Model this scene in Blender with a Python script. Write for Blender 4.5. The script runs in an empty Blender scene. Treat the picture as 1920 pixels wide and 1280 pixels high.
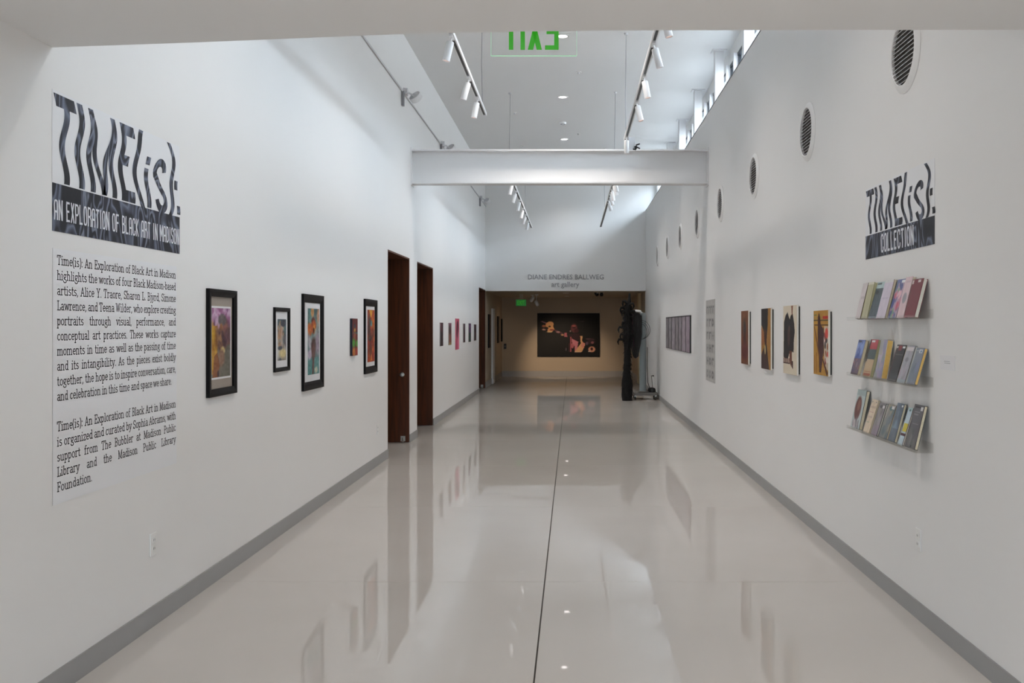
import bpy, bmesh, math, random
import numpy as np
from mathutils import Vector, Matrix

random.seed(7)
rng = np.random.default_rng(11)
scene = bpy.context.scene
COL = scene.collection

# ------------------------------------------------------------------ camera, sky, exposure
F_PX, VX, VY, EYE = 1800.0, 1073.0, 611.0, 1.55
XL, XR = -2.169, 1.834          # faces of the two corridor walls
cam_data = bpy.data.cameras.new('camera')
cam = bpy.data.objects.new('camera', cam_data)
COL.objects.link(cam)
cam.location = (0, 0, EYE)
cam.rotation_euler = (math.pi / 2, 0, 0)
cam_data.sensor_width = 36.0
cam_data.lens = F_PX * 36.0 / 1920.0
cam_data.shift_x = -(VX - 960.0) / 1920.0
cam_data.shift_y = (VY - 640.0) / 1920.0
cam_data.clip_start = 0.05
cam_data.clip_end = 300
scene.camera = cam

scene.view_settings.view_transform = 'Standard'
scene.view_settings.look = 'None'
scene.view_settings.gamma = 1.0
scene.view_settings.use_curve_mapping = False
scene.view_settings.exposure = 0.13

SKY_STRENGTH = 29.0
TRACK_W, GALLERY_W, DOWN_W, ENTRY_FILL_W = 4.0, 38.0, 172.0, 265.0
world = bpy.data.worlds.new('overcast_sky')
scene.world = world
world.use_nodes = True
wn, wl = world.node_tree.nodes, world.node_tree.links
wn.clear()
w_out = wn.new('ShaderNodeOutputWorld')
w_bg = wn.new('ShaderNodeBackground')
w_tc = wn.new('ShaderNodeTexCoord')
w_sep = wn.new('ShaderNodeSeparateXYZ')
w_ramp = wn.new('ShaderNodeValToRGB')
w_map = wn.new('ShaderNodeMapRange')
w_map.inputs['From Min'].default_value = -1.0
w_map.inputs['From Max'].default_value = 1.0
wl.new(w_tc.outputs['Generated'], w_sep.inputs[0])
wl.new(w_sep.outputs['Z'], w_map.inputs['Value'])
wl.new(w_map.outputs['Result'], w_ramp.inputs['Fac'])
wl.new(w_ramp.outputs['Color'], w_bg.inputs['Color'])
wl.new(w_bg.outputs[0], w_out.inputs['Surface'])
e = w_ramp.color_ramp.elements          # overcast sky: zenith about three times the horizon
e[0].position, e[0].color = 0.0, (0.10, 0.098, 0.095, 1)
e[1].position, e[1].color = 1.0, (0.86, 0.915, 1.0, 1)
k = e.new(0.495); k.color = (0.11, 0.108, 0.105, 1)
k = e.new(0.505); k.color = (0.30, 0.32, 0.35, 1)
w_bg.inputs['Strength'].default_value = SKY_STRENGTH


def area_portal(name, loc, direction, sx, sy):
    l = bpy.data.lights.new(name, 'AREA')
    l.shape = 'RECTANGLE'
    l.size, l.size_y = sx, sy
    l.cycles.is_portal = True
    o = bpy.data.objects.new(name, l)
    COL.objects.link(o)
    o.location = loc
    o.rotation_euler = Vector(direction).to_track_quat('-Z', 'Y').to_euler()
    return o


area_portal('sky_portal', (2.36, 13.9, 4.76), (-1, 0, 0), 0.72, 20.4)
area_portal('sky_portal', (-0.17, -7.2, 1.35), (0, 1, 0), 4.0, 2.7)


# ------------------------------------------------------------------ materials
def lin(c):
    c = c / 255.0
    return c / 12.92 if c <= 0.04045 else ((c + 0.055) / 1.055) ** 2.4


def rgb(r, g, b):
    return (lin(r), lin(g), lin(b), 1.0)


def mat(name, col, rough=0.5, metal=0.0, noise=0.0, scale=8.0, bump=0.0, spec=0.5, emit=None, emit_s=0.0, coat=0.0):
    m = bpy.data.materials.new(name)
    m.use_nodes = True
    n, l = m.node_tree.nodes, m.node_tree.links
    b = n['Principled BSDF']
    b.inputs['Base Color'].default_value = col
    b.inputs['Roughness'].default_value = rough
    b.inputs['Metallic'].default_value = metal
    b.inputs['Specular IOR Level'].default_value = spec
    b.inputs['Coat Weight'].default_value = coat
    if emit is not None:
        b.inputs['Emission Color'].default_value = emit
        b.inputs['Emission Strength'].default_value = emit_s
    if noise > 0 or bump > 0:
        tc = n.new('ShaderNodeTexCoord')
        nz = n.new('ShaderNodeTexNoise')
        nz.inputs['Scale'].default_value = scale
        nz.inputs['Detail'].default_value = 5
        l.new(tc.outputs['Object'], nz.inputs['Vector'])
        if noise > 0:
            mx = n.new('ShaderNodeMix')
            mx.data_type = 'RGBA'
            mx.inputs['A'].default_value = tuple(max(0, v * (1 - noise)) for v in col[:3]) + (1,)
            mx.inputs['B'].default_value = tuple(min(1, v * (1 + noise)) for v in col[:3]) + (1,)
            l.new(nz.outputs['Fac'], mx.inputs['Factor'])
            l.new(mx.outputs['Result'], b.inputs['Base Color'])
        if bump > 0:
            bp = n.new('ShaderNodeBump')
            bp.inputs['Strength'].default_value = bump
            bp.inputs['Distance'].default_value = 0.01
            l.new(nz.outputs['Fac'], bp.inputs['Height'])
            l.new(bp.outputs['Normal'], b.inputs['Normal'])
    return m


M = {}
M['wall_dimmed'] = mat('dimmed_gallery_paint', (0.46, 0.385, 0.295, 1), 0.6, noise=0.015, scale=1.5, spec=0.2)  # gallery dimness and warm light put into the wall and ceiling colour
M['wall'] = mat('wall_paint', (0.80, 0.795, 0.79, 1), 0.55, noise=0.015, scale=1.5, spec=0.25)
M['ceiling'] = mat('ceiling_paint', (0.78, 0.78, 0.78, 1), 0.8, noise=0.01, scale=2, spec=0.1)
M['base'] = mat('grey_rubber_base', (0.32, 0.32, 0.32, 1), 0.45, noise=0.04, scale=6)
M['wood'] = mat('brown_wood', rgb(82, 42, 24), 0.5, noise=0.1, spec=0.22)
M['steel_white'] = mat('white_steel', (0.78, 0.78, 0.79, 1), 0.4, noise=0.01, scale=4)
M['white_metal'] = mat('white_powder_coat', (0.82, 0.82, 0.83, 1), 0.35, noise=0.01, scale=20)
M['dark_metal'] = mat('dark_frame_metal', rgb(42, 46, 54), 0.4, noise=0.05, scale=9)
M['black'] = mat('black_plastic', rgb(14, 14, 15), 0.45, noise=0.1, scale=30)
M['black_soft'] = mat('black_feather', rgb(10, 10, 12), 0.85, noise=0.3, scale=40)
M['frame_black'] = mat('black_frame_lacquer', rgb(9, 8, 10), 0.45, noise=0.1, scale=12, spec=0.14)
M['joint'] = mat('dark_joint', rgb(70, 66, 62), 0.7, noise=0.1, scale=30)
M['steel'] = mat('brushed_steel', (0.38, 0.37, 0.34, 1), 0.35, metal=1.0, noise=0.05, scale=60)
M['conduit'] = mat('painted_conduit', (0.60, 0.60, 0.62, 1), 0.5, noise=0.02, scale=10)
M['grey_paint'] = mat('grey_lamp_paint', (0.62, 0.62, 0.64, 1), 0.5, noise=0.03, scale=10)
M['floodlight'] = mat('pale_lamp_paint', (0.74, 0.74, 0.75, 1), 0.5, noise=0.02, scale=10)
M['bracket'] = mat('grey_bracket', (0.26, 0.26, 0.28, 1), 0.5, noise=0.05, scale=10)
M['vent_dark'] = mat('vent_shadow_grey', rgb(84, 82, 80), 0.7, noise=0.05, scale=20)
M['plate'] = mat('white_plastic', (0.80, 0.80, 0.79, 1), 0.35, noise=0.01, scale=40)
M['slot'] = mat('slot_dark', rgb(40, 40, 40), 0.6, noise=0.05, scale=40)
M['mat_tan'] = mat('tan_mat_board', rgb(158, 148, 138), 0.9, noise=0.03, scale=60)
M['mat_white'] = mat('white_mat_board', rgb(226, 226, 228), 0.9, noise=0.02, scale=60)
M['canvas_edge'] = mat('raw_canvas', rgb(225, 220, 210), 0.85, noise=0.04, scale=80)
M['canvas_grey'] = mat('grey_canvas_edge', rgb(160, 155, 155), 0.85, noise=0.05, scale=80)
M['canvas_navy'] = mat('navy_canvas_edge', rgb(16, 22, 40), 0.7, noise=0.1, scale=60)
M['pink_edge'] = mat('pink_canvas_edge', rgb(200, 140, 150), 0.8, noise=0.05, scale=60)
M['paper'] = mat('cream_pages', rgb(222, 210, 182), 0.9, noise=0.12, scale=90)
M['paper_white'] = mat('white_pages', rgb(226, 224, 212), 0.9, noise=0.08, scale=90)
M['paper_olive'] = mat('aged_pages', rgb(196, 190, 150), 0.9, noise=0.12, scale=90)
M['paper_yellow'] = mat('yellowed_pages', rgb(232, 190, 110), 0.9, noise=0.12, scale=90)
M['vinyl'] = mat('white_vinyl', (0.79, 0.80, 0.825, 1), 0.55, noise=0.01, scale=3, spec=0.25)
M['ink'] = mat('dark_vinyl_ink', rgb(38, 38, 46), 0.6, noise=0.05, scale=20)
M['white_ink'] = mat('white_vinyl_ink', rgb(222, 224, 230), 0.6, noise=0.02, scale=20)
M['grey_letter'] = mat('brushed_grey_letter', rgb(150, 150, 153), 0.4, metal=0.0, noise=0.05, scale=30)
M['mast'] = mat('grey_green_mast', rgb(138, 148, 150), 0.4, noise=0.05, scale=8)
M['grey_base'] = mat('grey_cart_base', rgb(112, 108, 104), 0.5, noise=0.08, scale=10)
M['tan_trim'] = mat('tan_trim', rgb(196, 176, 140), 0.6, noise=0.03, scale=10)
M['roof'] = mat('pale_roofing', rgb(170, 166, 162), 0.8, noise=0.05, scale=2)
M['eave'] = mat('eave_soffit', (0.25, 0.31, 0.35, 1), 0.6, noise=0.04, scale=4)
M['lamp'] = mat('lamp_lens', (1, 1, 1, 1), 0.3, emit=(1.0, 0.93, 0.9, 1), emit_s=5.0)
M['lamp_warm'] = mat('warm_lamp_lens', (0.7, 0.5, 0.45, 1), 0.3, emit=(1.0, 0.70, 0.58, 1), emit_s=0.55)
M['lamp_glow'] = mat('glowing_lamp_lens', (1, 0.9, 0.8, 1), 0.3, emit=(1.0, 0.86, 0.7, 1), emit_s=5.0)
M['exit_green'] = mat('green_sign_ink', rgb(56, 140, 48), 0.4, emit=rgb(60, 170, 40), emit_s=0.45)
M['exit_lit'] = mat('lit_green_sign', rgb(30, 120, 40), 0.4, emit=rgb(40, 190, 70), emit_s=0.10)
M['glass_edge'] = mat('bright_glass_edge', rgb(190, 235, 205), 0.2, emit=rgb(150, 235, 180), emit_s=0.35)
M['purple_cloth'] = mat('purple_cord', rgb(60, 22, 40), 0.7, noise=0.2, scale=30)
M['tag_yellow'] = mat('yellow_tag', rgb(205, 190, 80), 0.7, noise=0.05, scale=30)


def wood_grain(m):
    n, l = m.node_tree.nodes, m.node_tree.links
    b = n['Principled BSDF']
    tc = n.new('ShaderNodeTexCoord')
    mp = n.new('ShaderNodeMapping')
    mp.inputs['Scale'].default_value = (14, 14, 0.9)
    nz = n.new('ShaderNodeTexNoise')
    nz.inputs['Scale'].default_value = 2.2
    nz.inputs['Detail'].default_value = 7
    rp = n.new('ShaderNodeValToRGB')
    rp.color_ramp.elements[0].position = 0.3
    rp.color_ramp.elements[0].color = rgb(62, 31, 14)
    rp.color_ramp.elements[1].position = 0.72
    rp.color_ramp.elements[1].color = rgb(90, 47, 22)
    l.new(tc.outputs['Object'], mp.inputs['Vector'])
    l.new(mp.outputs['Vector'], nz.inputs['Vector'])
    l.new(nz.outputs['Fac'], rp.inputs['Fac'])
    l.new(rp.outputs['Color'], b.inputs['Base Color'])


wood_grain(M['wood'])


def glass_mat(name, tint, refl_rough=0.02, mixmin=0.04, gloss=1.0):
    m = bpy.data.materials.new(name)
    m.use_nodes = True
    n, l = m.node_tree.nodes, m.node_tree.links
    n.clear()
    o = n.new('ShaderNodeOutputMaterial')
    tr = n.new('ShaderNodeBsdfTransparent')
    tr.inputs['Color'].default_value = tint
    gl = n.new('ShaderNodeBsdfGlossy')
    gl.inputs['Roughness'].default_value = refl_rough
    fr = n.new('ShaderNodeLayerWeight')
    fr.inputs['Blend'].default_value = 0.5
    pw = n.new('ShaderNodeMath')
    pw.operation = 'POWER'
    pw.inputs[1].default_value = 4.0
    ml = n.new('ShaderNodeMath')
    ml.operation = 'MULTIPLY_ADD'
    ml.inputs[1].default_value = 0.9 * gloss
    ml.inputs[2].default_value = mixmin * gloss
    mx = n.new('ShaderNodeMixShader')
    l.new(fr.outputs['Facing'], pw.inputs[0])
    l.new(pw.outputs[0], ml.inputs[0])
    l.new(ml.outputs[0], mx.inputs['Fac'])
    l.new(tr.outputs[0], mx.inputs[1])
    l.new(gl.outputs[0], mx.inputs[2])
    l.new(mx.outputs[0], o.inputs['Surface'])
    return m


M['glass'] = glass_mat('window_glass', (0.90, 0.95, 0.97, 1), gloss=0.45)
M['picture_glass'] = glass_mat('picture_glass', (0.985, 0.985, 0.985, 1), gloss=0.10)
M['acrylic'] = glass_mat('clear_acrylic', (0.95, 0.95, 0.945, 1), gloss=0.35)
M['sign_glass'] = glass_mat('sign_acrylic', (0.985, 0.995, 0.985, 1), gloss=0.25)


def print_mat(name, rough):
    m = bpy.data.materials.new(name)
    m.use_nodes = True
    n, l = m.node_tree.nodes, m.node_tree.links
    b = n['Principled BSDF']
    b.inputs['Roughness'].default_value = rough
    b.inputs['Specular IOR Level'].default_value = 0.3
    a = n.new('ShaderNodeAttribute')
    a.attribute_name = 'ink'
    l.new(a.outputs['Color'], b.inputs['Base Color'])
    return m


M['print'] = print_mat('printed_colour', 0.6)
M['print_gloss'] = print_mat('printed_cover', 0.35)


def fabric_print(name):
    """photograph of folded dark satin, printed: streaks of grey-blue on black"""
    m = bpy.data.materials.new(name)
    m.use_nodes = True
    n, l = m.node_tree.nodes, m.node_tree.links
    b = n['Principled BSDF']
    b.inputs['Roughness'].default_value = 0.5
    b.inputs['Specular IOR Level'].default_value = 0.3
    tc = n.new('ShaderNodeTexCoord')
    mp = n.new('ShaderNodeMapping')
    mp.inputs['Rotation'].default_value = (0.75, 0, 0)
    mp.inputs['Scale'].default_value = (1, 1.9, 0.9)
    nz = n.new('ShaderNodeTexNoise')
    nz.inputs['Scale'].default_value = 2.3
    nz.inputs['Detail'].default_value = 1.2
    nz.inputs['Distortion'].default_value = 1.9
    rp = n.new('ShaderNodeValToRGB')
    els = rp.color_ramp.elements
    els[0].position, els[0].color = 0.34, rgb(22, 22, 30)
    els[1].position, els[1].color = 0.70, rgb(40, 40, 52)
    for ps, cc in ((0.42, (30, 31, 40)), (0.455, (112, 119, 138)), (0.485, (74, 79, 95)), (0.52, (26, 26, 36)), (0.56, (30, 30, 42)), (0.585, (128, 135, 152)), (0.625, (88, 93, 110)), (0.65, (34, 34, 46))):
        k = els.new(ps)
        k.color = rgb(*cc)
    l.new(tc.outputs['Object'], mp.inputs['Vector'])
    l.new(mp.outputs['Vector'], nz.inputs['Vector'])
    l.new(nz.outputs['Fac'], rp.inputs['Fac'])
    l.new(rp.outputs['Color'], b.inputs['Base Color'])
    return m


M['satin'] = fabric_print('satin_print')


def floor_material():
    m = bpy.data.materials.new('polished_concrete')
    m.use_nodes = True
    n, l = m.node_tree.nodes, m.node_tree.links
    n.remove(n['Principled BSDF'])
    out = n['Material Output']
    df = n.new('ShaderNodeBsdfDiffuse')
    gs = n.new('ShaderNodeBsdfGlossy')
    gs.inputs['Roughness'].default_value = 0.02
    fr = n.new('ShaderNodeFresnel')
    fr.inputs['IOR'].default_value = 1.5
    cap = n.new('ShaderNodeMath')
    cap.operation = 'MINIMUM'
    cap.inputs[1].default_value = 0.60
    ms = n.new('ShaderNodeMixShader')
    l.new(fr.outputs[0], cap.inputs[0])
    l.new(cap.outputs[0], ms.inputs['Fac'])
    l.new(df.outputs[0], ms.inputs[1])
    l.new(gs.outputs[0], ms.inputs[2])
    l.new(ms.outputs[0], out.inputs['Surface'])
    geo = n.new('ShaderNodeNewGeometry')
    nz = n.new('ShaderNodeTexNoise')
    nz.inputs['Scale'].default_value = 0.8
    nz.inputs['Detail'].default_value = 6
    rp = n.new('ShaderNodeValToRGB')
    rp.color_ramp.elements[0].position = 0.3
    rp.color_ramp.elements[0].color = (0.60, 0.562, 0.525, 1)
    rp.color_ramp.elements[1].position = 0.7
    rp.color_ramp.elements[1].color = (0.645, 0.607, 0.57, 1)
    l.new(geo.outputs['Position'], nz.inputs['Vector'])
    l.new(nz.outputs['Fac'], rp.inputs['Fac'])
    sp = n.new('ShaderNodeTexNoise')
    sp.inputs['Scale'].default_value = 9.0
    sp.inputs['Detail'].default_value = 2
    sr = n.new('ShaderNodeValToRGB')
    sr.color_ramp.elements[0].position = 0.80
    sr.color_ramp.elements[0].color = (1, 1, 1, 1)
    sr.color_ramp.elements[1].position = 0.83
    sr.color_ramp.elements[1].color = (0.55, 0.53, 0.5, 1)
    l.new(geo.outputs['Position'], sp.inputs['Vector'])
    l.new(sp.outputs['Fac'], sr.inputs['Fac'])
    mx = n.new('ShaderNodeMix')
    mx.data_type = 'RGBA'
    mx.blend_type = 'MULTIPLY'
    mx.inputs['Factor'].default_value = 1.0
    l.new(rp.outputs['Color'], mx.inputs['A'])
    l.new(sr.outputs['Color'], mx.inputs['B'])
    l.new(mx.outputs['Result'], df.inputs['Color'])
    wv = n.new('ShaderNodeTexNoise')
    wv.inputs['Scale'].default_value = 1.1
    wv.inputs['Detail'].default_value = 1.0
    l.new(geo.outputs['Position'], wv.inputs['Vector'])
    bp = n.new('ShaderNodeBump')
    bp.inputs['Strength'].default_value = 0.035
    bp.inputs['Distance'].default_value = 0.008
    l.new(wv.outputs['Fac'], bp.inputs['Height'])
    l.new(bp.outputs['Normal'], gs.inputs['Normal'])
    l.new(bp.outputs['Normal'], fr.inputs['Normal'])
    return m


M['floor'] = floor_material()


# ------------------------------------------------------------------ helpers
ORIGIN = {}


def root_of(o):
    while o.parent is not None:
        o = o.parent
    return o


def tag(o, label=None, cat=None, group=None, kind=None):
    if label: o['label'] = label
    if cat: o['category'] = cat
    if group: o['group'] = group
    if kind: o['kind'] = kind
    return o


def thing(name, label, cat, loc, group=None):
    o = bpy.data.objects.new(name, None)
    o.empty_display_size = 0.1
    COL.objects.link(o)
    o.location = loc
    ORIGIN[o.name] = Vector(loc)
    return tag(o, label, cat, group)


class MB:
    """collects faces in world coordinates, then links them as one mesh object"""

    def __init__(self):
        self.v, self.f = [], []

    def add(self, verts, faces):
        n = len(self.v)
        self.v += [tuple(p) for p in verts]
        self.f += [tuple(i + n for i in q) for q in faces]
        return self

    def box(self, x0, x1, y0, y1, z0, z1):
        x0, x1 = min(x0, x1), max(x0, x1)
        y0, y1 = min(y0, y1), max(y0, y1)
        z0, z1 = min(z0, z1), max(z0, z1)
        return self.add([(x0, y0, z0), (x1, y0, z0), (x1, y1, z0), (x0, y1, z0), (x0, y0, z1), (x1, y0, z1), (x1, y1, z1), (x0, y1, z1)],
                        [(0, 3, 2, 1), (4, 5, 6, 7), (0, 1, 5, 4), (1, 2, 6, 5), (2, 3, 7, 6), (3, 0, 4, 7)])

    def obox(self, o, a, b, c):
        """box from corner o along the vectors a, b, c"""
        o, a, b, c = Vector(o), Vector(a), Vector(b), Vector(c)
        return self.add([o, o + a, o + a + b, o + b, o + c, o + a + c, o + a + b + c, o + b + c],
                        [(0, 3, 2, 1), (4, 5, 6, 7), (0, 1, 5, 4), (1, 2, 6, 5), (2, 3, 7, 6), (3, 0, 4, 7)])

    def cyl(self, p0, p1, r0, r1=None, n=16, caps=True):
        r1 = r0 if r1 is None else r1
        p0, p1 = Vector(p0), Vector(p1)
        d = (p1 - p0).normalized()
        a = d.orthogonal().normalized()
        b = d.cross(a)
        vs = []
        for p, r in ((p0, r0), (p1, r1)):
            for i in range(n):
                t = 2 * math.pi * i / n
                vs.append(p + a * (r * math.cos(t)) + b * (r * math.sin(t)))
        fs = [(i, (i + 1) % n, n + (i + 1) % n, n + i) for i in range(n)]
        if caps:
            fs += [tuple(range(n - 1, -1, -1)), tuple(range(n, 2 * n))]
        return self.add(vs, fs)

    def tube(self, pts, r, n=8):
        pts = [Vector(p) for p in pts]
        rs = r if isinstance(r, (list, tuple)) else [r] * len(pts)
        vs, prev = [], None
        for i, p in enumerate(pts):
            d = (pts[min(i + 1, len(pts) - 1)] - pts[max(i - 1, 0)])
            d = d.normalized() if d.length > 1e-9 else Vector((0, 0, 1))
            if prev is None:
                a = d.orthogonal().normalized()
            else:
                a = (prev - d * prev.dot(d))
                a = a.normalized() if a.length > 1e-6 else d.orthogonal().normalized()
            prev = a
            b = d.cross(a)
            for j in range(n):
                t = 2 * math.pi * j / n
                vs.append(p + a * (rs[i] * math.cos(t)) + b * (rs[i] * math.sin(t)))
        fs = []
        for i in range(len(pts) - 1):
            for j in range(n):
                fs.append((i * n + j, i * n + (j + 1) % n, (i + 1) * n + (j + 1) % n, (i + 1) * n + j))
        fs += [tuple(range(n - 1, -1, -1)), tuple(range((len(pts) - 1) * n, len(pts) * n))]
        return self.add(vs, fs)

    def ring(self, c, axis, profile, n=40):
        """lathe: profile of (radius, height along axis) points, closed into a solid of revolution"""
        c, d = Vector(c), Vector(axis).normalized()
        a = d.orthogonal().normalized()
        b = d.cross(a)
        vs, m = [], len(profile)
        for i in range(n):
            t = 2 * math.pi * i / n
            for r, hh in profile:
                vs.append(c + a * (r * math.cos(t)) + b * (r * math.sin(t)) + d * hh)
        fs = []
        for i in range(n):
            for j in range(m - 1):
                fs.append((i * m + j, ((i + 1) % n) * m + j, ((i + 1) % n) * m + j + 1, i * m + j + 1))
        return self.add(vs, fs)

    def build(self, name, m, parent=None, loc=None, smooth=False, kind=None, bevel=0.0):
        if parent is not None:
            o0 = ORIGIN[root_of(parent).name]
        elif loc is not None:
            o0 = Vector(loc)
        else:
            o0 = Vector((0, 0, 0))
        me = bpy.data.meshes.new(name)
        me.from_pydata([(p[0] - o0[0], p[1] - o0[1], p[2] - o0[2]) for p in self.v], [], self.f)
        me.materials.append(m)
        bm = bmesh.new()
        bm.from_mesh(me)
        bmesh.ops.recalc_face_normals(bm, faces=bm.faces)
        bm.to_mesh(me)
        bm.free()
        if smooth:
            for p in me.polygons:
                p.use_smooth = True
            me.set_sharp_from_angle(angle=math.radians(40))
        o = bpy.data.objects.new(name, me)
        COL.objects.link(o)
        if parent is not None:
            o.parent = parent
        else:
            o.location = o0
            ORIGIN[o.name] = o0
        if bevel > 0:
            bv = o.modifiers.new('edge', 'BEVEL')
            bv.width = bevel
            bv.segments = 2
            bv.limit_method = 'ANGLE'
        if kind:
            o['kind'] = kind
        return o


def structure(name, mb, m, parent=None, label=None):
    o = mb.build(name, m, parent)
    if parent is None:
        o['kind'] = 'structure'
    if label:
        o['label'] = label
    return o


def copy_thing(src, loc, label=None, name=None):
    c = src.copy()
    COL.objects.link(c)
    c.location = loc
    ORIGIN[c.name] = Vector(loc)
    if label:
        c['label'] = label
    for ch in src.children:
        d = ch.copy()
        COL.objects.link(d)
        d.parent = c
        for g in ch.children:
            q = g.copy()
            COL.objects.link(q)
            q.parent = d
    return c


def on_left(px, py):
    Y = XL * F_PX / (px - VX)
    return Y, EYE + (VY - py) * Y / F_PX


def on_right(px, py, x=XR):
    Y = x * F_PX / (px - VX)
    return Y, EYE + (VY - py) * Y / F_PX


def at(px, py, Y):
    return Vector(((px - VX) * Y / F_PX, Y, EYE + (VY - py) * Y / F_PX))


# ------------------------------------------------------------------ painted prints (flat colour on a fine grid)
class Paint:
    """u runs left to right, v bottom to top, both 0..1; colours are 0..255 sRGB"""

    def __init__(self, w, h, bg):
        self.w, self.h = w, h
        self.im = np.zeros((h, w, 3)) + np.array(bg, float)
        self.u, self.v = np.meshgrid((np.arange(w) + 0.0) / (w - 1), (np.arange(h) + 0.0) / (h - 1))

    def blend(self, mask, col):
        mask = np.clip(mask, 0, 1)[..., None]
        self.im = self.im * (1 - mask) + np.array(col, float) * mask
        return self

    def ell(self, cx, cy, rx, ry, col, soft=0.25, rot=0.0, op=1.0):
        du, dv = self.u - cx, self.v - cy
        if rot:
            c, s = math.cos(rot), math.sin(rot)
            du, dv = du * c + dv * s, -du * s + dv * c
        d = np.sqrt((du / rx) ** 2 + (dv / ry) ** 2)
        return self.blend(op * np.clip((1 - d) / max(soft, 1e-3) + 0.5, 0, 1), col)

    def rect(self, u0, u1, v0, v1, col, op=1.0):
        return self.blend(op * ((self.u >= u0) & (self.u <= u1) & (self.v >= v0) & (self.v <= v1)).astype(float), col)

    def poly(self, pts, col, op=1.0):
        inside = np.zeros_like(self.u, bool)
        n = len(pts)
        for i in range(n):
            (x0, y0), (x1, y1) = pts[i], pts[(i + 1) % n]
            cross = (y0 > self.v) != (y1 > self.v)
            with np.errstate(divide='ignore', invalid='ignore'):
                xi = (x1 - x0) * (self.v - y0) / (y1 - y0 + 1e-12) + x0
            inside ^= cross & (self.u < xi)
        return self.blend(op * inside.astype(float), col)

    def noise(self, cells_u, cells_v, amount, seed=0, thr=None, col=None, op=1.0):
        r = np.random.default_rng(seed)
        g = r.random((cells_v + 2, cells_u + 2))
        x, y = self.u * cells_u, self.v * cells_v
        x0, y0 = np.floor(x).astype(int), np.floor(y).astype(int)
        fx, fy = x - x0, y - y0
        fx, fy = fx * fx * (3 - 2 * fx), fy * fy * (3 - 2 * fy)
        z = (g[y0, x0] * (1 - fx) + g[y0, x0 + 1] * fx) * (1 - fy) + (g[y0 + 1, x0] * (1 - fx) + g[y0 + 1, x0 + 1] * fx) * fy
        if thr is None:
            self.im = np.clip(self.im + (z - 0.5)[..., None] * 2 * amount, 0, 255)
        else:
            self.blend(op * np.clip((z - thr) * 8, 0, 1), col)
        return self

    def blobs(self, n, cols, rmin, rmax, seed=0, box=(0, 1, 0, 1), op=0.8, soft=0.6, tall=1.0):
        r = random.Random(seed)
        for _ in range(n):
            q = r.uniform(rmin, rmax)
            self.ell(r.uniform(box[0], box[1]), r.uniform(box[2], box[3]), q, q * r.uniform(0.5, 1.4) * tall, r.choice(cols), soft, r.uniform(-0.6, 0.6), op)
        return self


def print_sheet(name, paint, origin, uvec, vvec, parent, material='print'):
    w, h = paint.w, paint.h
    o0 = ORIGIN[root_of(parent).name]
    O, U, V = Vector(origin) - o0, Vector(uvec), Vector(vvec)
    uu, vv = paint.u.ravel(), paint.v.ravel()
    co = np.stack([O[i] + U[i] * uu + V[i] * vv for i in range(3)], 1)
    idx = np.arange(w * h).reshape(h, w)
    q = np.stack([idx[:-1, :-1].ravel(), idx[:-1, 1:].ravel(), idx[1:, 1:].ravel(), idx[1:, :-1].ravel()], 1)
    me = bpy.data.meshes.new(name)
    me.vertices.add(w * h)
    me.vertices.foreach_set('co', co.astype(np.float32).ravel())
    me.loops.add(q.size)
    me.loops.foreach_set('vertex_index', q.astype(np.int32).ravel())
    me.polygons.add(len(q))
    me.polygons.foreach_set('loop_start', np.arange(0, q.size, 4, dtype=np.int32))
    me.update(calc_edges=True)
    c = paint.im.reshape(-1, 3) / 255.0
    c = np.where(c <= 0.04045, c / 12.92, ((c + 0.055) / 1.055) ** 2.4)
    at_ = me.attributes.new('ink', 'FLOAT_COLOR', 'POINT')
    at_.data.foreach_set('color', np.concatenate([c, np.ones((len(c), 1))], 1).astype(np.float32).ravel())
    me.materials.append(M[material])
    o = bpy.data.objects.new(name, me)
    COL.objects.link(o)
    o.parent = parent
    return o


# ------------------------------------------------------------------ the room: floor, walls, ceilings
Y_END, Y_FAR, Y_BACK = 23.95, 29.5, -7.0
Z_TOP, Z_SOFFIT, Z_SILL = 5.30, 2.71, 4.42
Z_GAL = 2.425

floor = structure('floor', MB().box(-3.4, 2.6, Y_BACK, 30.2, -0.20, -0.012), M['joint'])
xj = -0.167
cuts = [Y_BACK, -1.45, 0.96, 3.40, 5.82, 8.24, 10.66, 13.08, 15.5, 17.92, 20.34, 22.76, 25.2, 27.6, 30.2]
for i in range(len(cuts) - 1):
    for x0, x1 in ((-3.4, xj - 0.004), (xj + 0.004, 2.6)):
        MB().box(x0, x1, cuts[i] + 0.0012, cuts[i + 1] - 0.0012, -0.012, 0.0).build('slab', M['floor'], floor)

# left wall with three wood-lined openings
OPEN = []
for a, b in ((346, 305), (291, 261), (175, 163)):
    OPEN.append((-XL * F_PX / a, -XL * F_PX / b))
Z_OPEN = 2.452
wl_mb = MB()
ys = 4.0
for a, b in OPEN:
    wl_mb.box(XL - 1.2, XL, ys, a, 0, Z_TOP)
    wl_mb.box(XL - 1.2, XL, a, b, Z_OPEN, Z_TOP)
    wl_mb.box(XL - 1.2, XL - 1.05, a, b, 0, Z_OPEN)
    ys = b
wl_mb.box(XL - 1.2, XL, ys, Y_END + 0.2, Z_GAL, Z_TOP)
structure('wall_left', wl_mb, M['wall'])
structure('wall_entry_left', MB().box(XL - 1.2, XL + 0.002, Y_BACK, 3.997, 0, 3.2), M['wall'])
structure('wall_gallery_left', MB().box(XL - 1.2, XL, OPEN[2][1] + 0.001, Y_FAR + 0.2, 0, Z_GAL), M['wall_dimmed'])
structure('wall_right', MB().box(XR, XR + 0.6, Y_BACK, Y_END + 0.2, 0, Z_SILL), M['wall'])
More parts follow.
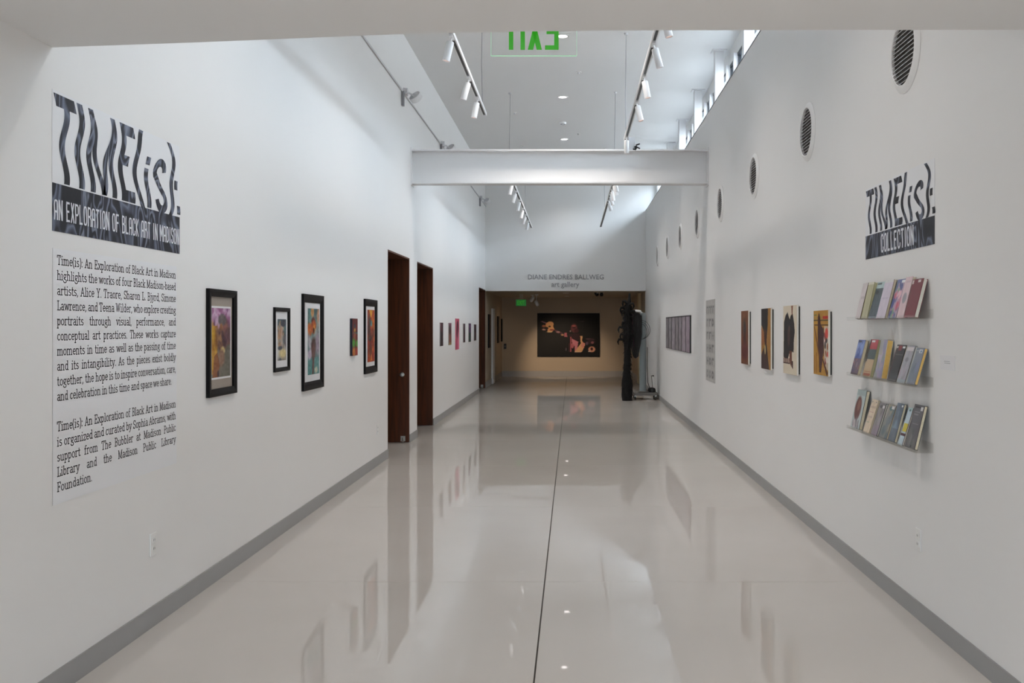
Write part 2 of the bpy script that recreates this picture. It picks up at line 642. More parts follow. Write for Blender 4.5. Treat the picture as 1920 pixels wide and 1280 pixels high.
structure('wall_gallery_right', MB().box(XR, XR + 0.6, Y_END + 0.2, 26.2, 0, Z_GAL).box(XR, XR + 0.6, 27.2, Y_FAR + 0.2, 0, Z_GAL).box(XR, XR + 0.6, 26.2, 27.2, 2.3, Z_GAL).box(XR + 0.12, XR + 0.6, 26.2, 27.2, 0, 2.3), M['wall_dimmed'])
structure('wall_gallery_far', MB().box(XL - 1.2, XR + 0.6, Y_FAR, Y_FAR + 0.2, 0, Z_GAL + 0.2), M['wall_dimmed'])
structure('wall_header', MB().box(XL, XR + 0.6, Y_END, Y_END + 0.2, Z_GAL, Z_TOP), M['wall'])
structure('ceiling', MB().box(XL - 1.2, 2.30, 3.4, Y_END + 0.2, Z_TOP, Z_TOP + 0.15), M['ceiling'])
structure('ceiling_gallery', MB().box(XL - 1.2, XR + 0.6, Y_END + 0.2, Y_FAR + 0.2, Z_GAL, Z_GAL + 0.15), M['wall_dimmed'])

# low entry ceiling with its edge and the bulkhead above it
edge = [(XL, 4.0), (-1.55, 3.93), (-0.72, 3.822), (-0.2, 3.783), (0.3, 3.768), (XR + 0.4, 3.76)]


def prism(plan, z0, z1):
    n = len(plan)
    return MB().add([(x, y, z0) for x, y in plan] + [(x, y, z1) for x, y in plan],
                    [tuple(range(n)), tuple(range(2 * n - 1, n - 1, -1))] + [(i, (i + 1) % n, n + (i + 1) % n, n + i) for i in range(n)])


structure('ceiling_entry', prism(edge + [(XR + 0.4, Y_BACK), (XL, Y_BACK)], Z_SOFFIT, Z_SOFFIT + 0.2), M['ceiling'])
structure('wall_bulkhead', prism(edge + [(x, y - 0.15) for x, y in reversed(edge)], Z_SOFFIT + 0.2, Z_TOP + 0.1), M['wall'])

# clerestory above the right wall
XC = 2.145
cl = MB().box(XC, XC + 0.16, 3.4, Y_END + 0.2, 5.10, Z_TOP + 0.15)
cl.box(XC, XC + 0.2, 3.4, 4.05, Z_SILL, 5.10).box(XC, XC + 0.2, Y_END - 0.08, Y_END + 0.2, Z_SILL, 5.10)
structure('wall_clerestory', cl, M['wall'])
structure('wall_upper_near_right', MB().box(XR, XC + 0.3, 3.2, 3.76, Z_SILL, Z_TOP + 0.15), M['wall'])
structure('trim_1', MB().box(XR - 0.004, XR + 0.02, 3.77, Y_END, Z_SILL, Z_SILL + 0.012), M['dark_metal'])
structure('roof_overhang', MB().box(XC + 0.16, XC + 1.35, 1.0, 27.0, 5.90, 6.05), M['eave'])
structure('wall_clerestory_outer', MB().box(XC + 0.0, XC + 0.16, 1.0, 27.0, Z_TOP + 0.15, 6.05), M['wall'])
structure('roof_lower', MB().box(XR + 0.6, 12.0, -6.0, 32.0, 4.10, 4.30), M['roof'])
structure('low_sky_blocker', MB().box(12.0, 12.4, -8.0, 36.0, 0.0, 7.0), M['roof'])  # invented unseen wall, added to block the sky near the horizon

PITCH, COL0 = 2.19, 13.10
col_ys = [COL0 + PITCH * k for k in range(-4, 5)]
for i, y in enumerate(col_ys):
    c = MB().box(1.94, 2.06, y - 0.06, y + 0.06, Z_SILL, Z_TOP)
    structure('column', c, M['steel_white'])
    MB().box(1.90, 2.10, y - 0.10, y + 0.10, Z_TOP - 0.012, Z_TOP).build('cap_plate', M['steel_white'], bpy.data.objects[[o.name for o in COL.objects if o.name.startswith('column')][-1]])
bounds = [4.05]
for y in col_ys:
    bounds += [y, y + PITCH * 0.73]
bounds = sorted(b for b in bounds if 4.05 <= b < Y_END - 0.3) + [Y_END - 0.08]
for i in range(len(bounds) - 1):
    a, b = bounds[i], bounds[i + 1]
    if b - a < 0.2:
        continue
    w = structure('window_%d' % (i + 1), MB().box(XC + 0.012, XC + 0.05, a, a + 0.04, Z_SILL, 5.10).box(XC + 0.012, XC + 0.05, b - 0.065, b, Z_SILL, 5.10)
                  .box(XC + 0.004, XC + 0.05, a, b, 5.06, 5.10).box(XC + 0.015, XC + 0.06, a, b, Z_SILL, Z_SILL + 0.05), M['dark_metal'])
    MB().box(XC + 0.034, XC + 0.040, a + 0.04, b - 0.065, Z_SILL + 0.05, 5.06).build('pane', M['glass'], w)
    MB().box(XC - 0.045, XC + 0.03, b - 0.035, b + 0.035, Z_SILL, 5.10).build('mullion', M['steel_white'], w)

# steel beam across the corridor
yb = 13.0
beam = MB().box(XL, XR, yb - 0.1, yb + 0.1, 3.905, 3.925).box(XL, XR, yb - 0.1, yb + 0.1, 3.465, 3.485).box(XL, XR, yb - 0.008, yb + 0.008, 3.485, 3.905)
bm_o = structure('beam', beam, M['steel_white'], label='white steel beam crossing the corridor overhead')
for x0, x1 in ((XL, XL + 0.012), (XR - 0.012, XR)):
    MB().box(x0, x1, yb - 0.11, yb + 0.11, 3.44, 3.95).build('end_plate', M['steel_white'], bm_o)

# baseboards
BH, BT = 0.105, 0.009
segs, s0 = [], Y_BACK
for a, b in OPEN:
    segs.append((s0, a)); s0 = b
mb = MB()
for a, b in segs:
    mb.box(XL, XL + BT, a, b, 0, BH)
structure('baseboard_left', mb, M['base'])
structure('baseboard_right', MB().box(XR - BT, XR, Y_BACK, 26.2, 0, 0.094), M['base'])
structure('baseboard_gallery_left', MB().box(XL, XL + BT, OPEN[2][1], Y_FAR, 0, 0.15), M['base'])
structure('baseboard_gallery_far', MB().box(XL, XR, Y_FAR - 0.012, Y_FAR, 0, 0.17), M['base'])
structure('baseboard_gallery_right', MB().box(XR - BT, XR, 27.2, Y_FAR - 0.012, 0, 0.15), M['base'])
# pale square pilaster on the gallery's left wall and one on the right
pl = at(924.5, 700, 26.0)
structure('trim_2', MB().box(XL, XL + 0.05, 25.7, 26.3, 0, 2.02), M['wall'])
structure('trim_3', MB().box(XR - 0.07, XR, 25.65, 26.15, 0, Z_GAL), M['tan_trim'])

# unseen glazed entrance behind the camera, added to let in sky light
ew = structure('window_90', MB().box(XL, XL + 0.06, Y_BACK, Y_BACK + 0.06, 0, Z_SOFFIT).box(XR - 0.06, XR, Y_BACK, Y_BACK + 0.06, 0, Z_SOFFIT)
               .box(-0.2, -0.14, Y_BACK, Y_BACK + 0.06, 0, Z_SOFFIT).box(XL, XR, Y_BACK, Y_BACK + 0.06, 0, 0.1).box(XL, XR, Y_BACK, Y_BACK + 0.06, Z_SOFFIT - 0.06, Z_SOFFIT), M['dark_metal'])
for x0, x1 in ((XL + 0.06, -0.2), (-0.14, XR - 0.06)):
    MB().box(x0, x1, Y_BACK + 0.02, Y_BACK + 0.03, 0.1, Z_SOFFIT - 0.06).build('pane', M['glass'], ew)

# wood doorways: open leaf on the far side, linings, closed inner panel
for i, (a, b) in enumerate(OPEN):
    d = structure('door_%d' % (i + 1), MB().box(XL - 1.05, XL - 1.01, a, b, 0, Z_OPEN), M['wood'])
    d['label'] = ('brown wood doorway nearest the camera, with steel knob', 'second brown wood doorway along the white left wall', 'farthest brown wood doorway, at the gallery entrance')[i]
    MB().box(XL - 1.01, XL - 0.002, a, a + 0.02, 0, Z_OPEN - 0.02).build('jamb_lining', M['wood'], d)
    MB().box(XL - 1.01, XL - 0.002, a, b, Z_OPEN - 0.02, Z_OPEN).build('head_lining', M['wood'], d)
    leaf = MB().box(XL - 1.01, XL - 0.001, b - 0.045, b - 0.002, 0.006, Z_OPEN - 0.021).build('leaf', M['wood'], d)
    if i == 0:
        MB().ring((XL - 0.093, b - 0.045, 0.905), (0, -1, 0), [(0.0, 0.05), (0.022, 0.048), (0.028, 0.035), (0.018, 0.02), (0.012, 0.012), (0.032, 0.008), (0.032, 0.0)], 20).build('knob', M['steel'], leaf, smooth=True)
    if i != 1:
        p = (XL - 0.08, b - 0.045, 0.05)
        MB().box(p[0] - 0.03, p[0] + 0.03, p[1] - 0.008, p[1], 0.02, 0.09).cyl((p[0], p[1] - 0.008, 0.06), (p[0] + 0.01, p[1] - 0.06, 0.02), 0.012, 0.016, 12).build('door_holder', M['steel'], leaf)
d = structure('door_4', MB().box(XR + 0.075, XR + 0.12, 26.2, 27.2, 0, 2.3), M['wood'], label='dark wood door on the gallery right wall')
MB().ring((XR + 0.075, 26.32, 0.95), (-1, 0, 0), [(0.0, 0.05), (0.026, 0.04), (0.012, 0.015), (0.03, 0.006), (0.03, 0.0)], 16).build('knob', M['steel'], d, smooth=True)

# ------------------------------------------------------------------ lamps
def spot(name, loc, aim, watts, angle, color, parent=None, blend=0.8, radius=0.03):
    l = bpy.data.lights.new(name, 'SPOT')
    l.energy = watts
    l.spot_size = math.radians(angle)
    l.spot_blend = blend
    l.color = color
    l.shadow_soft_size = radius
    o = bpy.data.objects.new(name, l)
    COL.objects.link(o)
    loc, aim = Vector(loc), Vector(aim)
    if parent is not None:
        o.parent = parent
        o.location = loc - ORIGIN[root_of(parent).name]
    else:
        o.location = loc
    o.rotation_euler = (aim - loc).to_track_quat('-Z', 'Y').to_euler()
    return o


WARM = (1.0, 0.74, 0.50)
SOFT = (1.0, 0.91, 0.82)

# suspended tracks
Z_TR = 3.95
TRX_L, TRX_R = -1.0, 0.69


def track(x, y0, y1, cable_ys, label, cut):
    t = thing('lighting_track', label, 'track', (x, y0, Z_TR))
    t['group'] = 'suspended lighting tracks'
    MB().box(x - 0.023, x - 0.012, y0, y1, Z_TR, Z_TR + 0.036).box(x + 0.012, x + 0.023, y0, y1, Z_TR, Z_TR + 0.036).box(x - 0.012, x + 0.012, y0, y1, Z_TR + 0.02, Z_TR + 0.036).build('rail', M['white_metal'], t)
    edges = [y0 + 0.03] + [q for c in cut for q in (c - 0.09, c + 0.09)] + [y1 - 0.03]
    for i in range(0, len(edges), 2):
        if edges[i + 1] - edges[i] > 0.05:
            MB().box(x - 0.0118, x + 0.0118, edges[i], edges[i + 1], Z_TR + 0.001, Z_TR + 0.02).build('contact_strip', M['black'], t)
    for ye in (y0, y1):
        s = -1 if ye == y0 else 1
        MB().box(x - 0.024, x + 0.024, ye, ye + s * 0.02, Z_TR - 0.001, Z_TR + 0.037).build('end_cap', M['white_metal'], t)
    for cy in cable_ys:
        c = MB().tube([(x, cy, Z_TR + 0.034), (x - 0.012, cy, Z_TR + 0.5), (x - 0.004, cy, Z_TR + 0.95), (x, cy, Z_TOP - 0.02)], 0.0035, 6).build('cable', M['bracket'], t)
        MB().cyl((x, cy, Z_TOP - 0.025), (x, cy, Z_TOP), 0.022, 0.03, 14).build('ceiling_cup', M['grey_paint'], c)
    return t


def head(x, y, sx, fwd, label, lit, watts, first=[None]):
    """cylinder spotlight hanging from the track; tilts to the side sx and along the corridor by fwd"""
    t = thing('track_spotlight', label, 'spotlight', (x, y, Z_TR))
    t['group'] = 'track spotlights'
    dx = 0.012 * sx
    MB().box(x - 0.013, x + 0.013, y - 0.07, y + 0.07, Z_TR - 0.014, Z_TR + 0.003).build('adapter', M['white_metal'], t)
    piv = Vector((x + dx, y, Z_TR - 0.055))
    MB().cyl((x, y, Z_TR - 0.012), piv, 0.008, 0.008, 10).build('arm', M['white_metal'], t)
    d = Vector((0.24 * sx, fwd, -1)).normalized()
    top = piv - d * 0.012
    end = top + d * 0.165
    b = MB().ring(top, d, [(0, 0), (0.026, 0), (0.031, 0.006), (0.031, 0.165), (0.028, 0.165), (0.028, 0.150), (0, 0.150)], 22).build('barrel', M['white_metal'], t, smooth=True)
    MB().cyl(top + d * 0.152, top + d * 0.156, 0.0265, 0.0265, 20).build('lens', M['lamp_warm'] if lit else M['grey_paint'], b)
    MB().tube([piv + Vector((0, -0.024, 0)), piv + Vector((0, 0.024, 0)), top + d * 0.045 + Vector((0, 0.033, 0))], 0.004, 6).build('yoke', M['white_metal'], t)
    if lit and watts > 0:
        spot('spot_lamp', end + d * 0.012, end + d * 3, watts, 62, SOFT, t)
    return t


LH1, LH2 = [7.96, 9.3, 10.13], [16.04, 17.1, 18.3, 19.6, 20.7, 21.9]
RH1, RH2 = [7.3, 8.16, 9.25, 10.3, 12.2], [15.75, 16.15, 16.85, 17.5, 18.3]
track(TRX_L, 6.2, 10.95, [6.5, 10.7], 'white left lighting track hung on cables before the steel beam', LH1)
track(TRX_R, 6.2, 12.42, [6.5, 12.3], 'white right lighting track hung on cables before the steel beam', RH1)
track(TRX_L, 15.2, 23.5, [15.45, 20.6], 'white left lighting track hung beyond the steel beam', LH2)
track(TRX_R, 15.2, 23.3, [15.4, 20.3], 'white right lighting track hung beyond the steel beam', RH2)
ORD = ['nearest', 'second', 'third', 'fourth', 'fifth', 'sixth']
for hs, x, sx, nm in ((LH1, TRX_L, -1, 'left track before the beam'), (RH1, TRX_R, 1, 'right track before the beam'), (LH2, TRX_L, -1, 'left track beyond the beam'), (RH2, TRX_R, 1, 'right track beyond the beam')):
    for i, y in enumerate(hs):
        straight = (hs is RH1 and i == 4)
        head(x, y, (0.0 if straight else sx * (1.0 + 0.25 * math.sin(i * 2.1))), 0.12 * math.sin(i * 1.7), 'white cylinder spotlight, %s from the camera on %s' % (ORD[i], nm), True, TRACK_W)

# white panel with black clip hung at the end of the right track
t = thing('clamp_panel', 'small white panel with black wing clip hung at the end of the right track', 'clamp', (0.755, 12.28, 3.9))
MB().box(0.72, 0.80, 12.27, 12.285, 3.80, 3.965).build('panel', M['conduit'], t, bevel=0.003)
MB().box(0.69, 0.73, 12.272, 12.283, 3.95, 3.962).build('hanger', M['white_metal'], t)
clip = MB().cyl((0.80, 12.262, 3.825), (0.825, 12.262, 3.845), 0.02, 0.014, 10)
clip.obox((0.79, 12.25, 3.805), (0.02, 0, -0.012), (0, 0.02, 0), (0.02, 0, 0.03)).obox((0.815, 12.255, 3.85), (0.05, 0, 0.018), (0, 0.012, 0), (-0.005, 0, 0.015)).obox((0.815, 12.255, 3.83), (0.048, 0, -0.022), (0, 0.012, 0), (0.004, 0, 0.014)).obox((0.775, 12.252, 3.80), (0.04, 0, -0.006), (0, 0.014, 0), (0.0, 0, 0.014))
clip.build('wing_clip', M['black'], t)

# ceiling downlights, detector, sprinklers
def downlight(loc, label, r=0.078, watts=0.0, group='round ceiling downlights'):
    x, y, z = loc
    t = thing('ceiling_downlight', label, 'downlight', loc, group)
    MB().ring((x, y, z), (0, 0, -1), [(r * 0.78, -0.03), (r * 0.80, 0.002), (r, 0.006), (r * 1.16, 0.004), (r * 1.16, 0.0)], 28).build('trim_ring', M['white_metal'], t, smooth=True)
    MB().cyl((x, y, z - 0.001), (x, y, z + 0.0), r * 0.8, r * 0.8, 28).build('lens', M['lamp'], t)
    if watts:
        spot('downlight_lamp', (x, y, z - 0.11), (x, y, 0), watts, 122, SOFT, t, 1.0, 0.10)
    return t


for k, (px, py) in enumerate(((1055, 68), (1055, 182), (1058, 261))):
    Y = (Z_TOP - EYE) * F_PX / (VY - py)
    downlight(((px - VX) * Y / F_PX, Y, Z_TOP), ('round white lit downlight seen beside the glass exit sign', 'round white lit downlight in the ceiling between the two lighting tracks', 'round white lit downlight in the ceiling just above the beam')[k], 0.078, DOWN_W)
for Y, lab in ((23.0, 'round white lit downlight hidden behind the steel beam, near the end wall'), (8.95, 'round white lit downlight above the entry ceiling edge, second from the camera'), (5.5, 'round white lit downlight above the entry ceiling edge, nearest the camera')):
    downlight((-0.13, Y, Z_TOP), lab, 0.078, DOWN_W if Y < 20 else 35.0)
for Y, lab in ((0.9, 'added unseen fill downlight in the low entry ceiling, over the camera'), (-2.6, 'added unseen fill downlight in the low entry ceiling, behind the camera')):
    downlight((0.75, Y, Z_SOFFIT), lab, 0.078, ENTRY_FILL_W, 'added entry fill downlights')  # two unseen lamps added to fill the near walls and floor
Y = (Z_TOP - EYE) * F_PX / (VY - 229)
x = (1055.5 - VX) * Y / F_PX
t = thing('smoke_detector', 'small white smoke detector on the ceiling between two downlights', 'detector', (x, Y, Z_TOP))
MB().ring((x, Y, Z_TOP), (0, 0, -1), [(0.06, 0), (0.06, 0.02), (0.05, 0.035), (0.03, 0.038), (0.0, 0.045)], 24).build('housing', M['plate'], t, smooth=True)
MB().ring((x, Y, Z_TOP), (0, 0, -1), [(0.048, 0.034), (0.046, 0.042), (0.028, 0.042), (0.026, 0.036)], 24).build('sensor_ring', M['bracket'], t, smooth=True)
for k, (px, py) in enumerate(((1085, 135), (965, 211), (980, 273), (1084, 250))):
    Y = (Z_TOP - EYE) * F_PX / (VY - py)
    x = (px - VX) * Y / F_PX
    t = thing('sprinkler', ('flat white sprinkler cover on the ceiling right of the exit sign', 'small sprinkler on the ceiling right of the hanging cable', 'small sprinkler on the ceiling close above the beam on the left', 'flat sprinkler cover on the ceiling right of the farthest downlight')[k], 'sprinkler', (x, Y, Z_TOP), 'ceiling sprinklers')
    MB().cyl((x, Y, Z_TOP - 0.006), (x, Y, Z_TOP), 0.042, 0.042, 20).build('escutcheon', M['plate'], t)
    MB().cyl((x, Y, Z_TOP - 0.03), (x, Y, Z_TOP - 0.006), 0.012, 0.016, 10).build('nozzle', M['conduit'], t)

# conduit with wall floodlights on the left wall
ZC = 4.535
cd = MB().cyl((XL + 0.014, 4.05, ZC), (XL + 0.014, Y_END, ZC), 0.011, 0.011, 8).build('wall_conduit', M['conduit'], None, loc=(XL, 4.05, ZC), smooth=True)
tag(cd, 'thin grey conduit running along the top of the left wall', 'conduit')
FL_Y = [12.2, 15.75, 19.1, 22.4]
FL_LAB = ['round grey wall floodlight on the conduit nearest the camera', 'round grey wall floodlight just above the beam on the left wall', 'round grey wall floodlight hidden behind the beam', 'farthest round grey wall floodlight, near the end wall']
for k, y in enumerate(FL_Y):
    if k == 2:
        continue
    t = thing('wall_floodlight', FL_LAB[k], 'floodlight', (XL, y, ZC), 'floodlights along the conduit')
    MB().box(XL, XL + 0.035, y - 0.03, y + 0.03, ZC - 0.19, ZC - 0.0).build('mounting_box', M['bracket'], t, bevel=0.006)
    MB().cyl((XL, y + 0.14, ZC + 0.02), (XL + 0.055, y + 0.14, ZC + 0.02), 0.055, 0.05, 20).build('junction_box', M['grey_paint'], t, smooth=True)
    c = Vector((XL + 0.17, y + 0.06, ZC - 0.065))
    d = -Vector((-0.45, -0.62, 0.64)).normalized()
    MB().tube([(XL + 0.04, y, ZC - 0.03), (XL + 0.09, y + 0.02, ZC - 0.02), c], 0.012, 8).build('arm', M['grey_paint'], t)
    dr = MB().ring(c, -d, [(0, -0.05), (0.06, -0.05), (0.078, -0.035), (0.08, 0.03), (0.074, 0.034), (0.072, 0.024), (0, 0.024)], 28).build('drum', M['floodlight'], t, smooth=True)
    MB().cyl(c - d * 0.022, c - d * 0.028, 0.070, 0.070, 26).build('lens', M['grey_paint'], dr)

# round vents on the right wall
v0 = None
for k in range(8):
    y = 5.275 + 2.187 * k
    z = 3.057
    lab = 'round grey louvred vent high on the right wall, ' + ('cut by the top of the photo', 'second from the camera', 'third from the camera', 'fourth from the camera', 'fifth from the camera', 'sixth from the camera', 'seventh from the camera', 'farthest from the camera')[k]
    if v0 is None:
        v0 = thing('wall_vent', lab, 'vent', (XR, y, z), 'round vents along the right wall')
        fr = MB().ring((XR, y, z), (-1, 0, 0), [(0.226, 0.0), (0.226, 0.004), (0.200, 0.020), (0.186, 0.023), (0.182, 0.020), (0.180, 0.0)], 56).build('rim', M['wall'], v0, smooth=True)
        MB().cyl((XR - 0.003, y, z), (XR - 0.001, y, z), 0.182, 0.182, 48).build('back_disc', M['vent_dark'], v0)
        n = 15
        for i in range(n):
            zz = -0.168 + 0.336 * i / (n - 1)
            hw = math.sqrt(max(0.0, 0.181 ** 2 - zz ** 2)) - 0.001
            MB().add([(XR - 0.020, y - hw, z + zz + 0.001), (XR - 0.020, y + hw, z + zz + 0.001), (XR - 0.005, y + hw, z + zz + 0.009), (XR - 0.005, y - hw, z + zz + 0.009),
                      (XR - 0.020, y - hw, z + zz - 0.002), (XR - 0.020, y + hw, z + zz - 0.002), (XR - 0.005, y + hw, z + zz + 0.006), (XR - 0.005, y - hw, z + zz + 0.006)],
                     [(0, 1, 2, 3), (7, 6, 5, 4), (0, 4, 5, 1), (1, 5, 6, 2), (2, 6, 7, 3), (3, 7, 4, 0)]).build('slat', M['grey_paint'], v0)
    else:
        copy_thing(v0, (XR, y, z), lab)

# exit sign hung just past the edge of the entry ceiling (read from the far side)
ys_, xs0, xs1 = 4.0, (921 - VX) * 4.0 / F_PX, (1081 - VX) * 4.0 / F_PX
zb = EYE + (VY - 104.5) * 4.0 / F_PX
zt = zb + 0.225
t = thing('exit_sign', 'green glass exit sign hanging below the entry ceiling edge, letters seen from behind', 'exit sign', ((xs0 + xs1) / 2, ys_, zt))
MB().box(xs0 - 0.01, xs1 + 0.01, 3.83, 4.03, zt, zt + 0.05).build('housing', M['white_metal'], t, bevel=0.004)
MB().box(xs0, xs1, ys_ - 0.003, ys_ + 0.003, zb, zt).build('glass_panel', M['sign_glass'], t)
MB().box(xs0, xs1, ys_ - 0.0031, ys_ + 0.0031, zb - 0.0018, zb).box(xs0 - 0.0012, xs0, ys_ - 0.003, ys_ + 0.003, zb, zt).box(xs1, xs1 + 0.0012, ys_ - 0.003, ys_ + 0.003, zb, zt).build('bright_edge', M['glass_edge'], t)


def sx_(px): return (px - VX) * 4.0 / F_PX


zl0, zl1 = zb + 0.026, zb + 0.026 + 0.150
H_ = zl1 - zl0
yl = ys_ + 0.0036
stroke = 0.0185


def flat(mbq, pts, y=yl):
    n = len(pts)
    mbq.add([(p[0], y, p[1]) for p in pts] + [(p[0], y + 0.0008, p[1]) for p in pts], [tuple(range(n)), tuple(range(2 * n - 1, n - 1, -1))] + [(i, (i + 1) % n, n + (i + 1) % n, n + i) for i in range(n)])


def R_(mbq, a, b, c, d): flat(mbq, [(a, c), (b, c), (b, d), (a, d)])


q = MB(); cx = sx_(958.2); R_(q, cx - stroke / 2, cx + stroke / 2, zl0, zl1 - stroke); R_(q, cx - 0.034, cx + 0.034, zl1 - stroke, zl1); q.build('letter', M['exit_green'], t)
q = MB(); cx = sx_(980.0); R_(q, cx - stroke / 2, cx + stroke / 2, zl0, zl1); q.build('letter', M['exit_green'], t)
q = MB(); cx = sx_(1002.8); hw = 0.0185
for s in (-1, 1):
    flat(q, [(cx + s * hw - 0.011, zl0), (cx + s * hw + 0.011, zl0), (cx - s * hw + 0.011, zl1), (cx - s * hw - 0.011, zl1)])
q.build('letter', M['exit_green'], t)
q = MB(); x1 = sx_(1047.5); x0 = sx_(1022)
R_(q, x1 - stroke, x1, zl0, zl1); R_(q, x0, x1 - stroke, zl0, zl0 + stroke); R_(q, x0 + 0.006, x1 - stroke, zl0 + H_ / 2 - stroke / 2, zl0 + H_ / 2 + stroke / 2); R_(q, x0, x1 - stroke, zl1 - stroke, zl1)
q.build('letter', M['exit_green'], t)

# ------------------------------------------------------------------ lettering
def font_mesh(body, bold=0.0):
    """flat outline of the default font as (verts, faces), x from 0, baseline 0, cap height scaled to 1"""
    cu = bpy.data.curves.new('lettering_source', 'FONT')
    cu.body = body
    cu.fill_mode = 'FRONT'
    cu.offset = bold
    cu.resolution_u = 2
    ob = bpy.data.objects.new('lettering_source', cu)
    COL.objects.link(ob)
    dg = bpy.context.evaluated_depsgraph_get()
    me = bpy.data.meshes.new_from_object(ob.evaluated_get(dg))
    v = np.array([tuple(p.co) for p in me.vertices])
    f = [tuple(p.vertices) for p in me.polygons]
    bpy.data.objects.remove(ob)
    bpy.data.curves.remove(cu)
    bpy.data.meshes.remove(me)
    return v, f


def build_letters(q, m, parent):
    """one mesh per connected letter"""
    par = list(range(len(q.v)))

    def find(a):
        while par[a] != a:
            par[a] = par[par[a]]
            a = par[a]
        return a

    for f in q.f:
        for i in f[1:]:
            par[find(f[0])] = find(i)
    groups = {}
    for f in q.f:
        groups.setdefault(find(f[0]), []).append(f)
    for fs in groups.values():
        ids = sorted({i for f in fs for i in f})
        mp = {i: j for j, i in enumerate(ids)}
        MB().add([q.v[i] for i in ids], [tuple(mp[i] for i in f) for f in fs]).build('letter', m, parent)


def wall_point(side, y0, u, z, off):
    """u runs in reading direction along the wall"""
    return (XL + off, y0 + u, z) if side == 'L' else (XR - off, y0 - u, z)


# narrow slab-serif alphabet, drawn as strokes: cap height 1, x-height 0.68
def arc(cx, cy, rx, ry, a0, a1, n=7):
    return [(cx + rx * math.cos(math.radians(a0 + (a1 - a0) * i / n)), cy + ry * math.sin(math.radians(a0 + (a1 - a0) * i / n))) for i in range(n + 1)]


XH = 0.66


def sf(x, y, l=0.1, r=0.1): return [(x - l, y), (x + r, y)]


